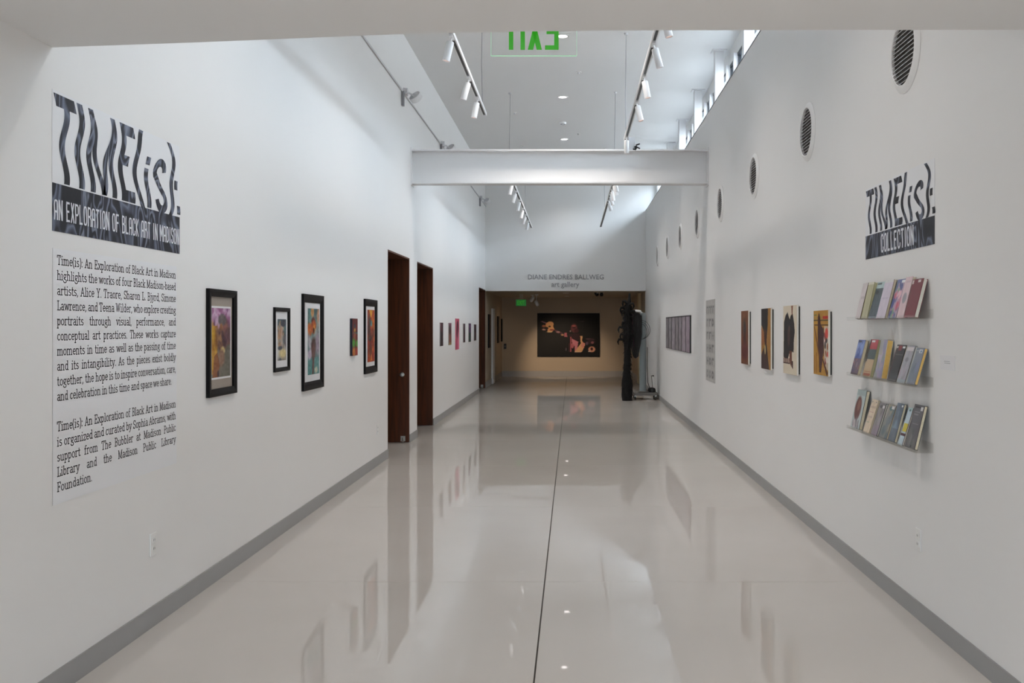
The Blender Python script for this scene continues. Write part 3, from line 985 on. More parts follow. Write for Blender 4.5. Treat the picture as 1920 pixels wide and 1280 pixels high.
B0, T1, TX = 0.035, 0.965, XH - 0.03
GL = {
    'a': (0.52, [arc(0.24, 0.50, 0.15, 0.14, 160, 0), [(0.39, 0.50), (0.39, 0.10), (0.44, B0), (0.52, B0)], arc(0.24, 0.20, 0.16, 0.165, 60, 330, 9), [(0.32, 0.345), (0.39, 0.37)]]),
    'b': (0.54, [[(0.12, B0), (0.12, T1)], sf(0.12, T1, 0.1, 0), arc(0.28, 0.34, 0.17, 0.30, 150, -150, 10)]),
    'c': (0.48, [arc(0.26, 0.34, 0.18, 0.30, 40, 320, 10)]),
    'd': (0.56, [[(0.42, B0), (0.42, T1)], sf(0.42, T1, 0.1, 0), sf(0.42, B0, 0, 0.12), arc(0.26, 0.34, 0.17, 0.30, 30, 330, 10)]),
    'e': (0.50, [[(0.08, 0.36), (0.43, 0.36)], arc(0.26, 0.34, 0.18, 0.30, 5, 320, 11)]),
    'f': (0.38, [[(0.15, B0), (0.15, 0.80)], arc(0.27, 0.80, 0.12, 0.165, 180, 40, 4), [(0.03, TX), (0.30, TX)], sf(0.15, B0, 0.12, 0.14)]),
    'g': (0.54, [arc(0.25, 0.45, 0.15, 0.185, 0, 360, 10), [(0.36, 0.56), (0.50, 0.64)], [(0.14, 0.28), (0.12, 0.16), (0.36, 0.10), (0.45, 0.0)], arc(0.26, -0.08, 0.20, 0.15, 20, -200, 9)]),
    'h': (0.60, [[(0.12, B0), (0.12, T1)], sf(0.12, T1, 0.1, 0), sf(0.12, B0), arc(0.28, 0.48, 0.16, 0.16, 170, 0, 5), [(0.44, 0.48), (0.44, B0)], sf(0.44, B0)]),
    'i': (0.30, [[(0.14, B0), (0.14, TX)], sf(0.14, TX, 0.11, 0), sf(0.14, B0, 0.12, 0.12), [(0.14, 0.84), (0.14, 0.95)]]),
    'j': (0.28, [[(0.16, -0.1), (0.16, TX)], sf(0.16, TX, 0.11, 0), arc(0.06, -0.1, 0.10, 0.13, 0, -110, 4), [(0.16, 0.84), (0.16, 0.95)]]),
    'k': (0.57, [[(0.12, B0), (0.12, T1)], sf(0.12, T1, 0.1, 0), sf(0.12, B0), [(0.12, 0.26), (0.42, TX)], [(0.24, 0.36), (0.45, B0)], sf(0.45, B0, 0.1, 0.1), sf(0.42, TX, 0.08, 0.1)]),
    'l': (0.29, [[(0.14, B0), (0.14, T1)], sf(0.14, T1, 0.11, 0), sf(0.14, B0, 0.12, 0.12)]),
    'm': (0.88, [[(0.12, B0), (0.12, TX)], sf(0.12, TX, 0.1, 0), sf(0.12, B0), arc(0.27, 0.48, 0.15, 0.16, 170, 0, 5), [(0.42, 0.48), (0.42, B0)], sf(0.42, B0), arc(0.57, 0.48, 0.15, 0.16, 170, 0, 5), [(0.72, 0.48), (0.72, B0)], sf(0.72, B0)]),
    'n': (0.60, [[(0.12, B0), (0.12, TX)], sf(0.12, TX, 0.1, 0), sf(0.12, B0), arc(0.28, 0.48, 0.16, 0.16, 170, 0, 5), [(0.44, 0.48), (0.44, B0)], sf(0.44, B0)]),
    'o': (0.52, [arc(0.26, 0.34, 0.19, 0.30, 0, 360, 12)]),
    'p': (0.55, [[(0.12, -0.28), (0.12, TX)], sf(0.12, TX, 0.1, 0), sf(0.12, -0.28), arc(0.28, 0.34, 0.17, 0.30, 150, -150, 10)]),
    'r': (0.45, [[(0.13, B0), (0.13, TX)], sf(0.13, TX, 0.1, 0), sf(0.13, B0, 0.11, 0.13), arc(0.30, 0.46, 0.17, 0.18, 170, 40, 5)]),
    's': (0.45, [arc(0.22, 0.49, 0.14, 0.145, 30, 230, 6) + arc(0.22, 0.19, 0.15, 0.155, 60, -150, 7)]),
    't': (0.38, [[(0.15, 0.90), (0.15, 0.14)], arc(0.26, 0.15, 0.11, 0.115, 180, 330, 5), [(0.03, TX), (0.32, TX)]]),
    'u': (0.60, [[(0.12, TX), (0.12, 0.20)], sf(0.12, TX, 0.1, 0), arc(0.28, 0.20, 0.16, 0.17, 180, 350, 5), [(0.44, TX), (0.44, B0)], sf(0.44, TX, 0.1, 0), sf(0.44, B0, 0, 0.12)]),
    'v': (0.54, [[(0.09, TX), (0.27, B0)], [(0.45, TX), (0.27, B0)], sf(0.09, TX), sf(0.45, TX)]),
    'w': (0.78, [[(0.09, TX), (0.24, B0)], [(0.39, TX), (0.24, B0)], [(0.39, TX), (0.54, B0)], [(0.69, TX), (0.54, B0)], sf(0.09, TX), sf(0.69, TX)]),
    'x': (0.55, [[(0.09, TX), (0.46, B0)], [(0.46, TX), (0.09, B0)], sf(0.09, TX), sf(0.46, TX), sf(0.09, B0), sf(0.46, B0)]),
    'y': (0.55, [[(0.09, TX), (0.28, B0)], [(0.46, TX), (0.25, -0.1), (0.15, -0.25), (0.05, -0.22)], sf(0.09, TX), sf(0.46, TX)]),
    'z': (0.48, [[(0.07, TX), (0.41, TX), (0.07, B0), (0.41, B0)], [(0.07, TX), (0.07, 0.5)], [(0.41, B0), (0.41, 0.17)]]),
    'A': (0.66, [[(0.10, B0), (0.32, T1)], [(0.54, B0), (0.32, T1)], [(0.18, 0.36), (0.46, 0.36)], sf(0.10, B0), sf(0.54, B0)]),
    'B': (0.60, [[(0.15, B0), (0.15, T1)], [(0.04, T1), (0.32, T1)], arc(0.32, 0.74, 0.15, 0.225, 90, -90, 6), [(0.15, 0.515), (0.32, 0.515)], arc(0.32, 0.275, 0.18, 0.24, 90, -90, 6), [(0.04, B0), (0.32, B0)]]),
    'E': (0.58, [[(0.15, B0), (0.15, T1)], [(0.04, T1), (0.48, T1), (0.48, 0.76)], [(0.15, 0.51), (0.36, 0.51)], [(0.36, 0.40), (0.36, 0.62)], [(0.04, B0), (0.50, B0), (0.50, 0.26)]]),
    'F': (0.56, [[(0.15, B0), (0.15, T1)], [(0.04, T1), (0.48, T1), (0.48, 0.76)], [(0.15, 0.51), (0.36, 0.51)], [(0.36, 0.40), (0.36, 0.62)], sf(0.15, B0, 0.11, 0.14)]),
    'L': (0.56, [[(0.16, B0), (0.16, T1)], sf(0.16, T1, 0.12, 0.14), [(0.04, B0), (0.49, B0), (0.49, 0.30)]]),
    'M': (0.80, [[(0.14, B0), (0.14, T1)], [(0.14, T1), (0.40, 0.10)], [(0.40, 0.10), (0.66, T1)], [(0.66, T1), (0.66, B0)], sf(0.14, B0), sf(0.66, B0), sf(0.14, T1, 0.1, 0), sf(0.66, T1, 0, 0.1)]),
    'P': (0.58, [[(0.15, B0), (0.15, T1)], [(0.04, T1), (0.32, T1)], arc(0.32, 0.72, 0.17, 0.245, 90, -90, 6), [(0.15, 0.475), (0.32, 0.475)], sf(0.15, B0, 0.11, 0.14)]),
    'S': (0.54, [arc(0.27, 0.73, 0.18, 0.235, 25, 225, 7) + arc(0.27, 0.265, 0.19, 0.23, 60, -155, 8), [(0.44, 0.74), (0.44, 0.96)], [(0.09, 0.04), (0.09, 0.26)]]),
    'T': (0.60, [[(0.29, B0), (0.29, T1)], [(0.05, 0.74), (0.05, T1), (0.53, T1), (0.53, 0.74)], sf(0.29, B0, 0.13, 0.13)]),
    'W': (0.90, [[(0.11, T1), (0.27, B0)], [(0.27, B0), (0.44, T1)], [(0.44, T1), (0.60, B0)], [(0.60, B0), (0.77, T1)], sf(0.11, T1), sf(0.77, T1)]),
    'Y': (0.64, [[(0.10, T1), (0.31, 0.46)], [(0.52, T1), (0.31, 0.46)], [(0.31, 0.46), (0.31, B0)], sf(0.10, T1), sf(0.52, T1), sf(0.31, B0, 0.13, 0.13)]),
    '(': (0.30, [arc(0.37, 0.40, 0.31, 0.66, 118, 242, 9)]),
    ')': (0.30, [arc(-0.07, 0.40, 0.31, 0.66, 62, -62, 9)]),
    ':': (0.24, [[(0.12, 0.04), (0.12, 0.15)], [(0.12, 0.50), (0.12, 0.61)]]),
    '.': (0.22, [[(0.10, 0.0), (0.10, 0.10)]]),
    ',': (0.22, [[(0.12, 0.10), (0.11, 0.0), (0.05, -0.12)]]),
    '-': (0.34, [[(0.04, 0.33), (0.30, 0.33)]]),
}


def stroke_quads(pts, t):
    out = []
    for (x0, y0), (x1, y1) in zip(pts[:-1], pts[1:]):
        dx, dy = x1 - x0, y1 - y0
        L = math.hypot(dx, dy)
        if L < 1e-6:
            continue
        ux, uy = dx / L, dy / L
        nx, ny = -uy * t / 2, ux * t / 2
        ex, ey = ux * t * 0.22, uy * t * 0.22
        out.append([(x0 - ex + nx, y0 - ey + ny), (x1 + ex + nx, y1 + ey + ny), (x1 + ex - nx, y1 + ey - ny), (x0 - ex - nx, y0 - ey - ny)])
    return out


def text_width(s):
    return sum(GL[c][0] for c in s)


TEXT1 = ['Time(is): An Exploration of Black Art in Madison', 'highlights the works of four Black Madison-based', 'artists, Alice Y. Traore, Sharon L. Bjyrd, Simone',
         'Lawrence, and Teena Wilder, who explore creating', 'portraits through visual, performance, and', 'conceptual art practices. These works capture',
         'moments in time as well as the passing of time', 'and its intangibility. As the pieces exist boldly', 'together, the hope is to inspire conversation, care,', 'and celebration in this time and space we share.']
TEXT2 = ['Time(is): An Exploration of Black Art in Madison', 'is organized and curated by Sophia Abrams, with', 'support from The Bubbler at Madison Public', 'Library and the Madison Public Library', 'Foundation.']

tp = thing('exhibition_text', 'black slab serif exhibition text in two paragraphs on the left wall', 'wall text', (XL, 4.04, 0.80))
MB().box(XL + 0.0012, XL + 0.0018, 4.005, 5.26, 0.80, 1.875).build('vinyl_sheet', M['vinyl'], tp)
CAP, LEAD = 0.0410, 0.0638
TXT_Y0, TXT_W, TXT_Z0 = 4.037, 1.209, 1.808


KX = TXT_W / (text_width(TEXT1[0].replace(' ', '')) + 0.30 * 7)


def text_lines(lines, z_first, name):
    q = MB()
    for i, line in enumerate(lines):
        z = z_first - i * LEAD
        words_ = line.split(' ')
        nat = sum(text_width(w) for w in words_)
        last = line.endswith('share.') or line.endswith('Foundation.')
        sp_min = 0.26
        kx = KX
        if last:
            sp = sp_min
            if (nat + sp * (len(words_) - 1)) * kx > TXT_W * 0.975:
                kx = TXT_W * 0.955 / (nat + sp * (len(words_) - 1))
        else:
            sp = (TXT_W / kx - nat) / max(1, len(words_) - 1)
            if sp < sp_min:
                sp = sp_min
                kx = TXT_W / (nat + sp * (len(words_) - 1))
        u = 0.0
        for w in words_:
            for ch in w:
                adv, strokes = GL[ch]
                for s in strokes:
                    for quad in stroke_quads(s, 0.098):
                        q.add([wall_point('L', TXT_Y0, (u + px) * kx, z + py * CAP, 0.0025) for px, py in quad], [(0, 1, 2, 3)])
                u += adv
            u += sp
    return q.build(name, M['ink'], tp, kind='stuff')


text_lines(TEXT1, TXT_Z0, 'paragraph')
text_lines(TEXT2, TXT_Z0 - 11 * LEAD, 'paragraph')


# wavy title lettering
def wob(v): return 0.021 * math.sin(2 * math.pi * (v - 0.79) / 0.73 + math.pi / 2)


def vr(u0, u1, v0, v1, n=None):
    """upright bar cut into slices so that it can wave"""
    n = n or max(1, int((v1 - v0) / 0.035))
    return [[(u0, v0 + (v1 - v0) * i / n), (u1, v0 + (v1 - v0) * i / n), (u1, v0 + (v1 - v0) * (i + 1) / n), (u0, v0 + (v1 - v0) * (i + 1) / n)] for i in range(n)]


def dg(ub, ut, w, v0, v1, n=24):
    r = []
    for i in range(n):
        a, b = i / n, (i + 1) / n
        ua, uc = ub + (ut - ub) * a, ub + (ut - ub) * b
        r.append([(ua, v0 + (v1 - v0) * a), (ua + w, v0 + (v1 - v0) * a), (uc + w, v0 + (v1 - v0) * b), (uc, v0 + (v1 - v0) * b)])
    return r


def paren(u_mid, u_end, w, v0=-0.02, v1=1.02, n=30):
    r = []
    for i in range(n):
        row = []
        for q in (i / n, (i + 1) / n):
            s = abs(2 * q - 1) ** 3
            row.append((u_mid + (u_end - u_mid) * s, v0 + (v1 - v0) * q))
        (a, va), (b, vb) = row
        r.append([(a - w / 2, va), (a + w / 2, va), (b + w / 2, vb), (b - w / 2, vb)])
    return r


def ribbon(path, w):
    """continuous band of constant width along a path, as quads that share their edges"""
    n = len(path)
    L_, R2 = [], []
    for i in range(n):
        a, b = path[max(i - 1, 0)], path[min(i + 1, n - 1)]
        dx, dy = b[0] - a[0], b[1] - a[1]
        q = math.hypot(dx, dy) or 1
        nx, ny = -dy / q * w / 2, dx / q * w / 2
        L_.append((path[i][0] + nx, path[i][1] + ny))
        R2.append((path[i][0] - nx, path[i][1] - ny))
    return [[L_[i], L_[i + 1], R2[i + 1], R2[i]] for i in range(n - 1)]


def s_glyph():
    asp = 2.696
    path = arc(1.050, 0.545 / asp, 0.053, 0.052, 5, 205, 14) + [(1.020, 0.165), (1.048, 0.133), (1.078, 0.102)] + arc(1.048, 0.165 / asp, 0.053, 0.052, 40, -175, 14)
    return [[(p[0], p[1] * asp) for p in quad] for quad in ribbon(path, 0.044)]


SANS = {     # narrow rounded capitals, width 1 and height 1
    'A': [[(0.12, 0.0), (0.12, 0.74), (0.22, 0.92), (0.5, 0.94), (0.78, 0.92), (0.88, 0.74), (0.88, 0.0)], [(0.12, 0.40), (0.88, 0.40)]],
    'B': [[(0.14, 0.0), (0.14, 1.0)], [(0.14, 0.94), (0.66, 0.94), (0.84, 0.86), (0.84, 0.62), (0.66, 0.53), (0.14, 0.53)], [(0.66, 0.53), (0.88, 0.44), (0.88, 0.14), (0.66, 0.06), (0.14, 0.06)]],
    'C': [[(0.88, 0.70), (0.86, 0.86), (0.68, 0.95), (0.32, 0.95), (0.14, 0.84), (0.12, 0.5), (0.14, 0.16), (0.32, 0.05), (0.68, 0.05), (0.86, 0.14), (0.88, 0.30)]],
    'D': [[(0.14, 0.0), (0.14, 1.0)], [(0.14, 0.94), (0.60, 0.94), (0.84, 0.80), (0.88, 0.5), (0.84, 0.20), (0.60, 0.06), (0.14, 0.06)]],
    'E': [[(0.14, 0.0), (0.14, 1.0)], [(0.14, 0.94), (0.90, 0.94)], [(0.14, 0.52), (0.78, 0.52)], [(0.14, 0.06), (0.90, 0.06)]],
    'F': [[(0.14, 0.0), (0.14, 1.0)], [(0.14, 0.94), (0.90, 0.94)], [(0.14, 0.52), (0.78, 0.52)]],
    'I': [[(0.5, 0.0), (0.5, 1.0)]],
    'K': [[(0.14, 0.0), (0.14, 1.0)], [(0.86, 1.0), (0.24, 0.50), (0.90, 0.0)]],
    'L': [[(0.14, 1.0), (0.14, 0.0)], [(0.14, 0.06), (0.90, 0.06)]],
    'M': [[(0.10, 0.0), (0.10, 1.0)], [(0.12, 0.96), (0.5, 0.30), (0.88, 0.96)], [(0.90, 0.0), (0.90, 1.0)]],
    'N': [[(0.13, 0.0), (0.13, 1.0)], [(0.16, 0.96), (0.84, 0.04)], [(0.87, 0.0), (0.87, 1.0)]],
    'O': [[(0.5, 0.95), (0.28, 0.94), (0.13, 0.80), (0.12, 0.5), (0.13, 0.20), (0.28, 0.06), (0.5, 0.05), (0.72, 0.06), (0.87, 0.20), (0.88, 0.5), (0.87, 0.80), (0.72, 0.94), (0.5, 0.95)]],
    'P': [[(0.14, 0.0), (0.14, 1.0)], [(0.14, 0.94), (0.66, 0.94), (0.88, 0.84), (0.88, 0.54), (0.66, 0.44), (0.14, 0.44)]],
    'R': [[(0.14, 0.0), (0.14, 1.0)], [(0.14, 0.94), (0.66, 0.94), (0.88, 0.84), (0.88, 0.60), (0.66, 0.50), (0.14, 0.50)], [(0.60, 0.50), (0.88, 0.36), (0.90, 0.0)]],
    'S': [[(0.88, 0.74), (0.84, 0.88), (0.66, 0.95), (0.34, 0.95), (0.14, 0.86), (0.14, 0.66), (0.30, 0.55), (0.70, 0.46), (0.87, 0.34), (0.87, 0.14), (0.66, 0.05), (0.34, 0.05), (0.15, 0.12), (0.12, 0.26)]],
    'T': [[(0.5, 0.0), (0.5, 0.90)], [(0.04, 0.94), (0.96, 0.94)]],
    'X': [[(0.12, 0.0), (0.86, 1.0)], [(0.12, 1.0), (0.88, 0.0)]],
}


def sans_letters(body, u0, u1, z0, z1, place, off, m, parent, weight=0.30):
    """one mesh per capital; place(u, z, off) puts it on its wall; the strokes bow a little, as the print does"""
    adv = {'I': 0.55, 'M': 1.25, ' ': 0.60}
    tot = sum(adv.get(c, 1.0) + 0.22 for c in body) - 0.22
    cw = (u1 - u0) / tot
    hgt = z1 - z0
    u = 0.0
    for c in body:
        w = adv.get(c, 1.0)
        if c != ' ':
            q = MB()
            for k_, st in enumerate(SANS[c]):
                pts = []
                for a, b in zip(st[:-1], st[1:]):
                    nn = max(1, int(abs(b[1] - a[1]) / 0.15))
                    pts += [(a[0] + (b[0] - a[0]) * i / nn, a[1] + (b[1] - a[1]) * i / nn) for i in range(nn)]
                pts.append(st[-1])
                path = [((u + (p[0] - 0.5 + 0.5 if c != 'I' else p[0] * 0.55) * (w if c != 'I' else 1)) * cw + u0 + 0.05 * cw * math.sin(p[1] * 6.5), z0 + p[1] * hgt) for p in pts]
                for quad in ribbon(path, weight * cw):
                    q.add([place(p[0], p[1], off + 0.0003 * k_) for p in quad], [(0, 1, 2, 3)])
            q.build('letter', m, parent)
        u += w + 0.22


LOGO = [
    vr(0.013, 0.179, 0.86, 1.0) + vr(0.074, 0.120, 0.0, 0.86),
    vr(0.199, 0.248, 0.0, 1.0),
    vr(0.300, 0.345, 0.0, 1.0) + vr(0.505, 0.550, 0.0, 1.0) + dg(0.404, 0.302, 0.040, 0.0, 0.93) + dg(0.410, 0.508, 0.040, 0.0, 0.93),
    vr(0.598, 0.646, 0.0, 1.0) + vr(0.646, 0.742, 0.86, 1.0) + vr(0.646, 0.702, 0.46, 0.60) + vr(0.646, 0.742, 0.0, 0.15),
    paren(0.772, 0.832, 0.046),
    vr(0.876, 0.922, 0.0, 0.53) + vr(0.878, 0.924, 0.585, 0.70),
    s_glyph(),
    paren(1.206, 1.160, 0.044),
    vr(1.244, 1.286, 0.37, 0.506) + vr(1.244, 1.286, 0.02, 0.145),
]


def title_panel(side, y0, su, z_band0, z_band1, z_top, label, words_, tu0, tu1, tz0, tz1, slope=0.0):
    y_end = y0 + (1.297 * su if side == 'L' else -1.297 * su)
    t = thing('title_panel', label, 'wall sign', (XL if side == 'L' else XR, (y0 + y_end) / 2, z_band0))
    sgn = 1 if side == 'L' else -1
    x0 = (XL if side == 'L' else XR) + sgn * 0.0012
    ya, yb_ = min(y0, y_end), max(y0, y_end)
    MB().box(x0, x0 + sgn * 0.0006, ya, yb_, z_band0, z_top + 0.012).build('vinyl_sheet', M['vinyl'], t)
    MB().box(x0 + sgn * 0.0006, x0 + sgn * 0.0013, ya, yb_, z_band0, z_band1 - 0.006).build('satin_band', M['satin'], t)
    hgt = z_top - z_band1
    for quads in LOGO:
        q = MB()
        for k_, quad in enumerate(quads):
            q.add([wall_point(side, y0, (pu + wob(pv)) * su, z_band1 + pv * hgt, 0.0026 + (0.0006 if k_ >= 56 else 0.0)) for pu, pv in quad], [(0, 1, 2, 3)])
        q.build('letter', M['satin'], t)
    sans_letters(words_, tu0, tu1, tz0, tz1, lambda u, z, o: wall_point(side, y0, u, z, o), 0.0034, M['white_ink'], t)
    return t


a_ = -XL
title_panel('L', 4.0, 1.0, EYE + 0.1832 * a_, EYE + 0.279 * a_, EYE + 0.450 * a_, 'large wavy satin letter title panel on the left wall', 'AN EXPLORATION OF BLACK ART IN MADISON', 0.012, 1.285, EYE + 0.2055 * a_, EYE + 0.2455 * a_)
title_panel('R', 5.994, 1.14 / 1.297, EYE + 0.226 * XR, EYE + 0.308 * XR, EYE + 0.4568 * XR, 'small wavy satin letter title panel on the right wall above the book shelves', 'COLLECTION', 0.30, 0.845, EYE + 0.237 * XR, EYE + 0.296 * XR)

# gallery name over the far opening
t = thing('gallery_lettering', 'pale grey raised gallery name on the wall above the far opening', 'lettering', (-0.17, Y_END, 2.55))
for body, px0, px1, py0, py1 in (('DIANE ENDRES BALLWEG', 990, 1132, 523.5, 514.5), ('art gallery', 1034, 1086, 537.5, 528.0)):
    v, f = font_mesh(body, 0.008)
    v = v.copy()
    p0, p1 = at(px0, py0, Y_END), at(px1, py1, Y_END)
    base_ = 0.0
    v[:, 0] = (v[:, 0] - v[:, 0].min()) / (v[:, 0].max() - v[:, 0].min())
    caps = v[:, 1].max()
    q = MB()
    n = len(v)
    q.add([(p0.x + (p1.x - p0.x) * p[0], Y_END - 0.012, p0.z + (p1.z - p0.z) * p[1] / caps) for p in v], f)
    # sides so that the letters stand off the wall
    cnt = {}
    for face in f:
        for i in range(len(face)):
            e_ = (face[i], face[(i + 1) % len(face)])
            cnt[tuple(sorted(e_))] = cnt.get(tuple(sorted(e_)), 0) + 1
    q.add([(p0.x + (p1.x - p0.x) * p[0], Y_END - 0.0005, p0.z + (p1.z - p0.z) * p[1] / caps) for p in v], [])
    q.f += [(e_[0], e_[1], e_[1] + n, e_[0] + n) for e_, c in cnt.items() if c == 1]
    build_letters(q, M['grey_letter'], t)

# ------------------------------------------------------------------ pictures on the left wall
def frame_bars(q, y0, y1, z0, z1, w, x_back, depth, lip=0.0):
    """four mitred bars on the left wall, outer size y0..y1, z0..z1"""
    xs, xf = x_back, x_back + depth
    prof = [(0.0, xs), (0.0, xf), (w * 0.35, xf), (w, xf - lip), (w, xs)]
    cor = []
    for (cy, cz, sy, sz) in ((y0, z0, 1, 1), (y1, z0, -1, 1), (y1, z1, -1, -1), (y0, z1, 1, -1)):
        cor.append([(px_, cy + sy * d, cz + sz * d) for d, px_ in prof])
    n = len(prof)
    vs = [p for c in cor for p in c]
    fs = []
    for i in range(4):
        j = (i + 1) % 4
        for k_ in range(n - 1):
            fs.append((i * n + k_, j * n + k_, j * n + k_ + 1, i * n + k_ + 1))
    q.add(vs, fs)
    return q


def framed(px0, px1, pyt, pyb, bw, paint, pic, label, mat_key, bevel_line=False, double=False, depth=0.02):
    Y0 = XL * F_PX / (px0 - VX)
    xf = XL + depth
    Y1 = xf * F_PX / (px1 - VX)
    z1 = EYE + (VY - pyt) * Y0 / F_PX
    z0 = EYE + (VY - pyb) * Y0 / F_PX
    t = thing('framed_picture', label, 'framed picture', (XL, (Y0 + Y1) / 2, z0), 'framed pictures on the left wall')
    frame_bars(MB(), Y0, Y1, z0, z1, bw, XL, depth, 0.006).build('frame', M['frame_black'], t)
    w = bw
    if double:
        frame_bars(MB(), Y0 + bw, Y1 - bw, z0 + bw, z1 - bw, 0.022, XL, depth - 0.009, 0.003).build('inner_moulding', M['frame_black'], t)
        w = bw + 0.02
    MB().box(XL, XL + 0.004, Y0 + w - 0.002, Y1 - w + 0.002, z0 + w - 0.002, z1 - w + 0.002).build('mat_board', M[mat_key], t)
    yy0, yy1 = Y0 + (Y1 - Y0) * pic[0], Y0 + (Y1 - Y0) * pic[1]
    zz0, zz1 = z0 + (z1 - z0) * pic[2], z0 + (z1 - z0) * pic[3]
    if bevel_line:
        MB().box(XL + 0.004, XL + 0.0046, yy0 - 0.012, yy1 + 0.012, zz0 - 0.012, zz1 + 0.012).build('bevel_mat', M['mat_white'], t)
    print_sheet('print', paint, (XL + 0.0052, yy0, zz0), (0, yy1 - yy0, 0), (0, 0, zz1 - zz0), t)
    MB().box(XL + 0.0085, XL + 0.0100, Y0 + w - 0.003, Y1 - w + 0.003, z0 + w - 0.003, z1 - w + 0.003).build('glazing', M['picture_glass'], t)
    return t


p1 = Paint(56, 120, (112, 104, 92))
p1.rect(0, 1, 0.70, 1, (150, 104, 140)).blobs(26, [(188, 140, 180), (120, 70, 116), (206, 178, 204), (84, 44, 84), (160, 96, 140)], 0.06, 0.14, 3, (0, 1, 0.72, 1.0), 0.8, 0.6, 0.5)
p1.rect(0.0, 0.30, 0.05, 0.74, (168, 118, 44)).rect(0.78, 1, 0.45, 0.72, (150, 104, 58)).blobs(10, [(206, 160, 50), (120, 74, 30), (180, 120, 60)], 0.05, 0.12, 9, (0, 0.3, 0.1, 0.72), 0.7, 0.7, 1.2)
p1.blobs(10, [(96, 60, 74), (120, 96, 96), (84, 62, 60), (140, 92, 60)], 0.08, 0.18, 5, (0.65, 1, 0.45, 0.72), 0.7, 0.8, 0.8)
p1.poly([(0.46, 0), (1, 0), (1, 0.48), (0.55, 0.40)], (104, 100, 88))
p1.ell(0.56, 0.83, 0.22, 0.085, (92, 84, 86), 0.4).ell(0.55, 0.86, 0.12, 0.05, (110, 100, 100), 0.5)
p1.ell(0.50, 0.72, 0.09, 0.06, (146, 96, 60), 0.4).ell(0.47, 0.54, 0.20, 0.16, (110, 72, 56), 0.4)
p1.blobs(16, [(150, 110, 84), (70, 48, 60), (176, 134, 92), (96, 70, 88)], 0.05, 0.11, 8, (0.28, 0.72, 0.42, 0.66), 0.75, 0.6, 0.7)
p1.ell(0.58, 0.38, 0.12, 0.06, (206, 184, 124), 0.6).ell(0.52, 0.28, 0.16, 0.12, (140, 106, 86), 0.5)
p1.poly([(0.05, 0.0), (0.30, 0.0), (0.42, 0.16), (0.30, 0.36), (0.12, 0.30)], (138, 82, 42)).ell(0.34, 0.05, 0.05, 0.05, (60, 36, 44), 0.5).noise(14, 30, 14, 2)
framed(386, 445, 540.3, 746, 0.045, p1, (0.165, 0.83, 0.175, 0.825), 'largest black frame on the left wall, tan mat around a purple and gold figure', 'mat_tan', True, depth=0.022)

p2 = Paint(44, 100, (150, 140, 130))
p2.rect(0, 1, 0.70, 1, (74, 92, 98)).blobs(30, [(60, 110, 116), (196, 150, 110), (210, 196, 176), (90, 80, 92), (170, 120, 84), (120, 150, 150), (206, 206, 196)], 0.08, 0.2, 21, (0, 1, 0.1, 0.95), 0.75, 0.7, 0.7)
p2.ell(0.65, 0.90, 0.3, 0.09, (66, 70, 84), 0.5).ell(0.4, 0.70, 0.2, 0.12, (170, 130, 104), 0.6).poly([(0.3, 0.2), (0.45, 0.75), (0.55, 0.75), (0.62, 0.2)], (190, 170, 160), 0.6)
p2.ell(0.3, 0.3, 0.25, 0.05, (70, 76, 90), 0.6).ell(0.6, 0.17, 0.4, 0.1, (214, 196, 140), 0.7).ell(0.3, 0.03, 0.16, 0.03, (90, 96, 100), 0.6).noise(10, 22, 16, 4)
framed(512, 544.5, 575.7, 698, 0.030, p2, (0.24, 0.82, 0.17, 0.82), 'small thin black frame with a pale blue and ochre watercolour, beside the largest frame', 'mat_white', depth=0.018)

p3 = Paint(50, 120, (96, 124, 124))
p3.blobs(18, [(60, 126, 124), (110, 150, 146), (70, 96, 100), (140, 160, 158)], 0.12, 0.26, 31, (0, 1, 0.6, 1), 0.8, 0.7, 0.6)
p3.ell(0.4, 0.95, 0.14, 0.08, (196, 150, 100), 0.5).ell(0.95, 0.88, 0.16, 0.14, (186, 140, 110), 0.6)
p3.ell(0.48, 0.80, 0.17, 0.07, (96, 50, 44), 0.4).ell(0.15, 0.68, 0.22, 0.10, (190, 104, 50), 0.5).ell(0.52, 0.72, 0.24, 0.10, (176, 86, 44), 0.4).ell(0.55, 0.70, 0.10, 0.07, (216, 140, 60), 0.5)
p3.ell(0.52, 0.67, 0.06, 0.04, (70, 30, 30), 0.5).ell(0.75, 0.60, 0.30, 0.12, (150, 158, 154), 0.6, 0.6).ell(0.2, 0.47, 0.28, 0.10, (170, 168, 176), 0.6, -0.5).ell(0.85, 0.46, 0.22, 0.16, (150, 136, 150), 0.6)
p3.ell(0.5, 0.44, 0.20, 0.12, (76, 56, 54), 0.5).ell(0.48, 0.33, 0.17, 0.16, (96, 62, 58), 0.5).rect(0, 1, 0, 0.26, (84, 142, 140), 0.8)
p3.ell(0.15, 0.30, 0.2, 0.07, (190, 176, 196), 0.6).poly([(0.36, 0.0), (0.52, 0.0), (0.60, 0.34), (0.42, 0.34)], (110, 78, 74), 0.85).ell(0.72, 0.06, 0.14, 0.05, (190, 190, 170), 0.6).noise(12, 28, 18, 6)
framed(565, 607.75, 550.4, 733.75, 0.045, p3, (0.27, 0.84, 0.155, 0.855), 'tall black frame with a stepped moulding, teal and orange portrait', 'mat_white', double=True, depth=0.022)

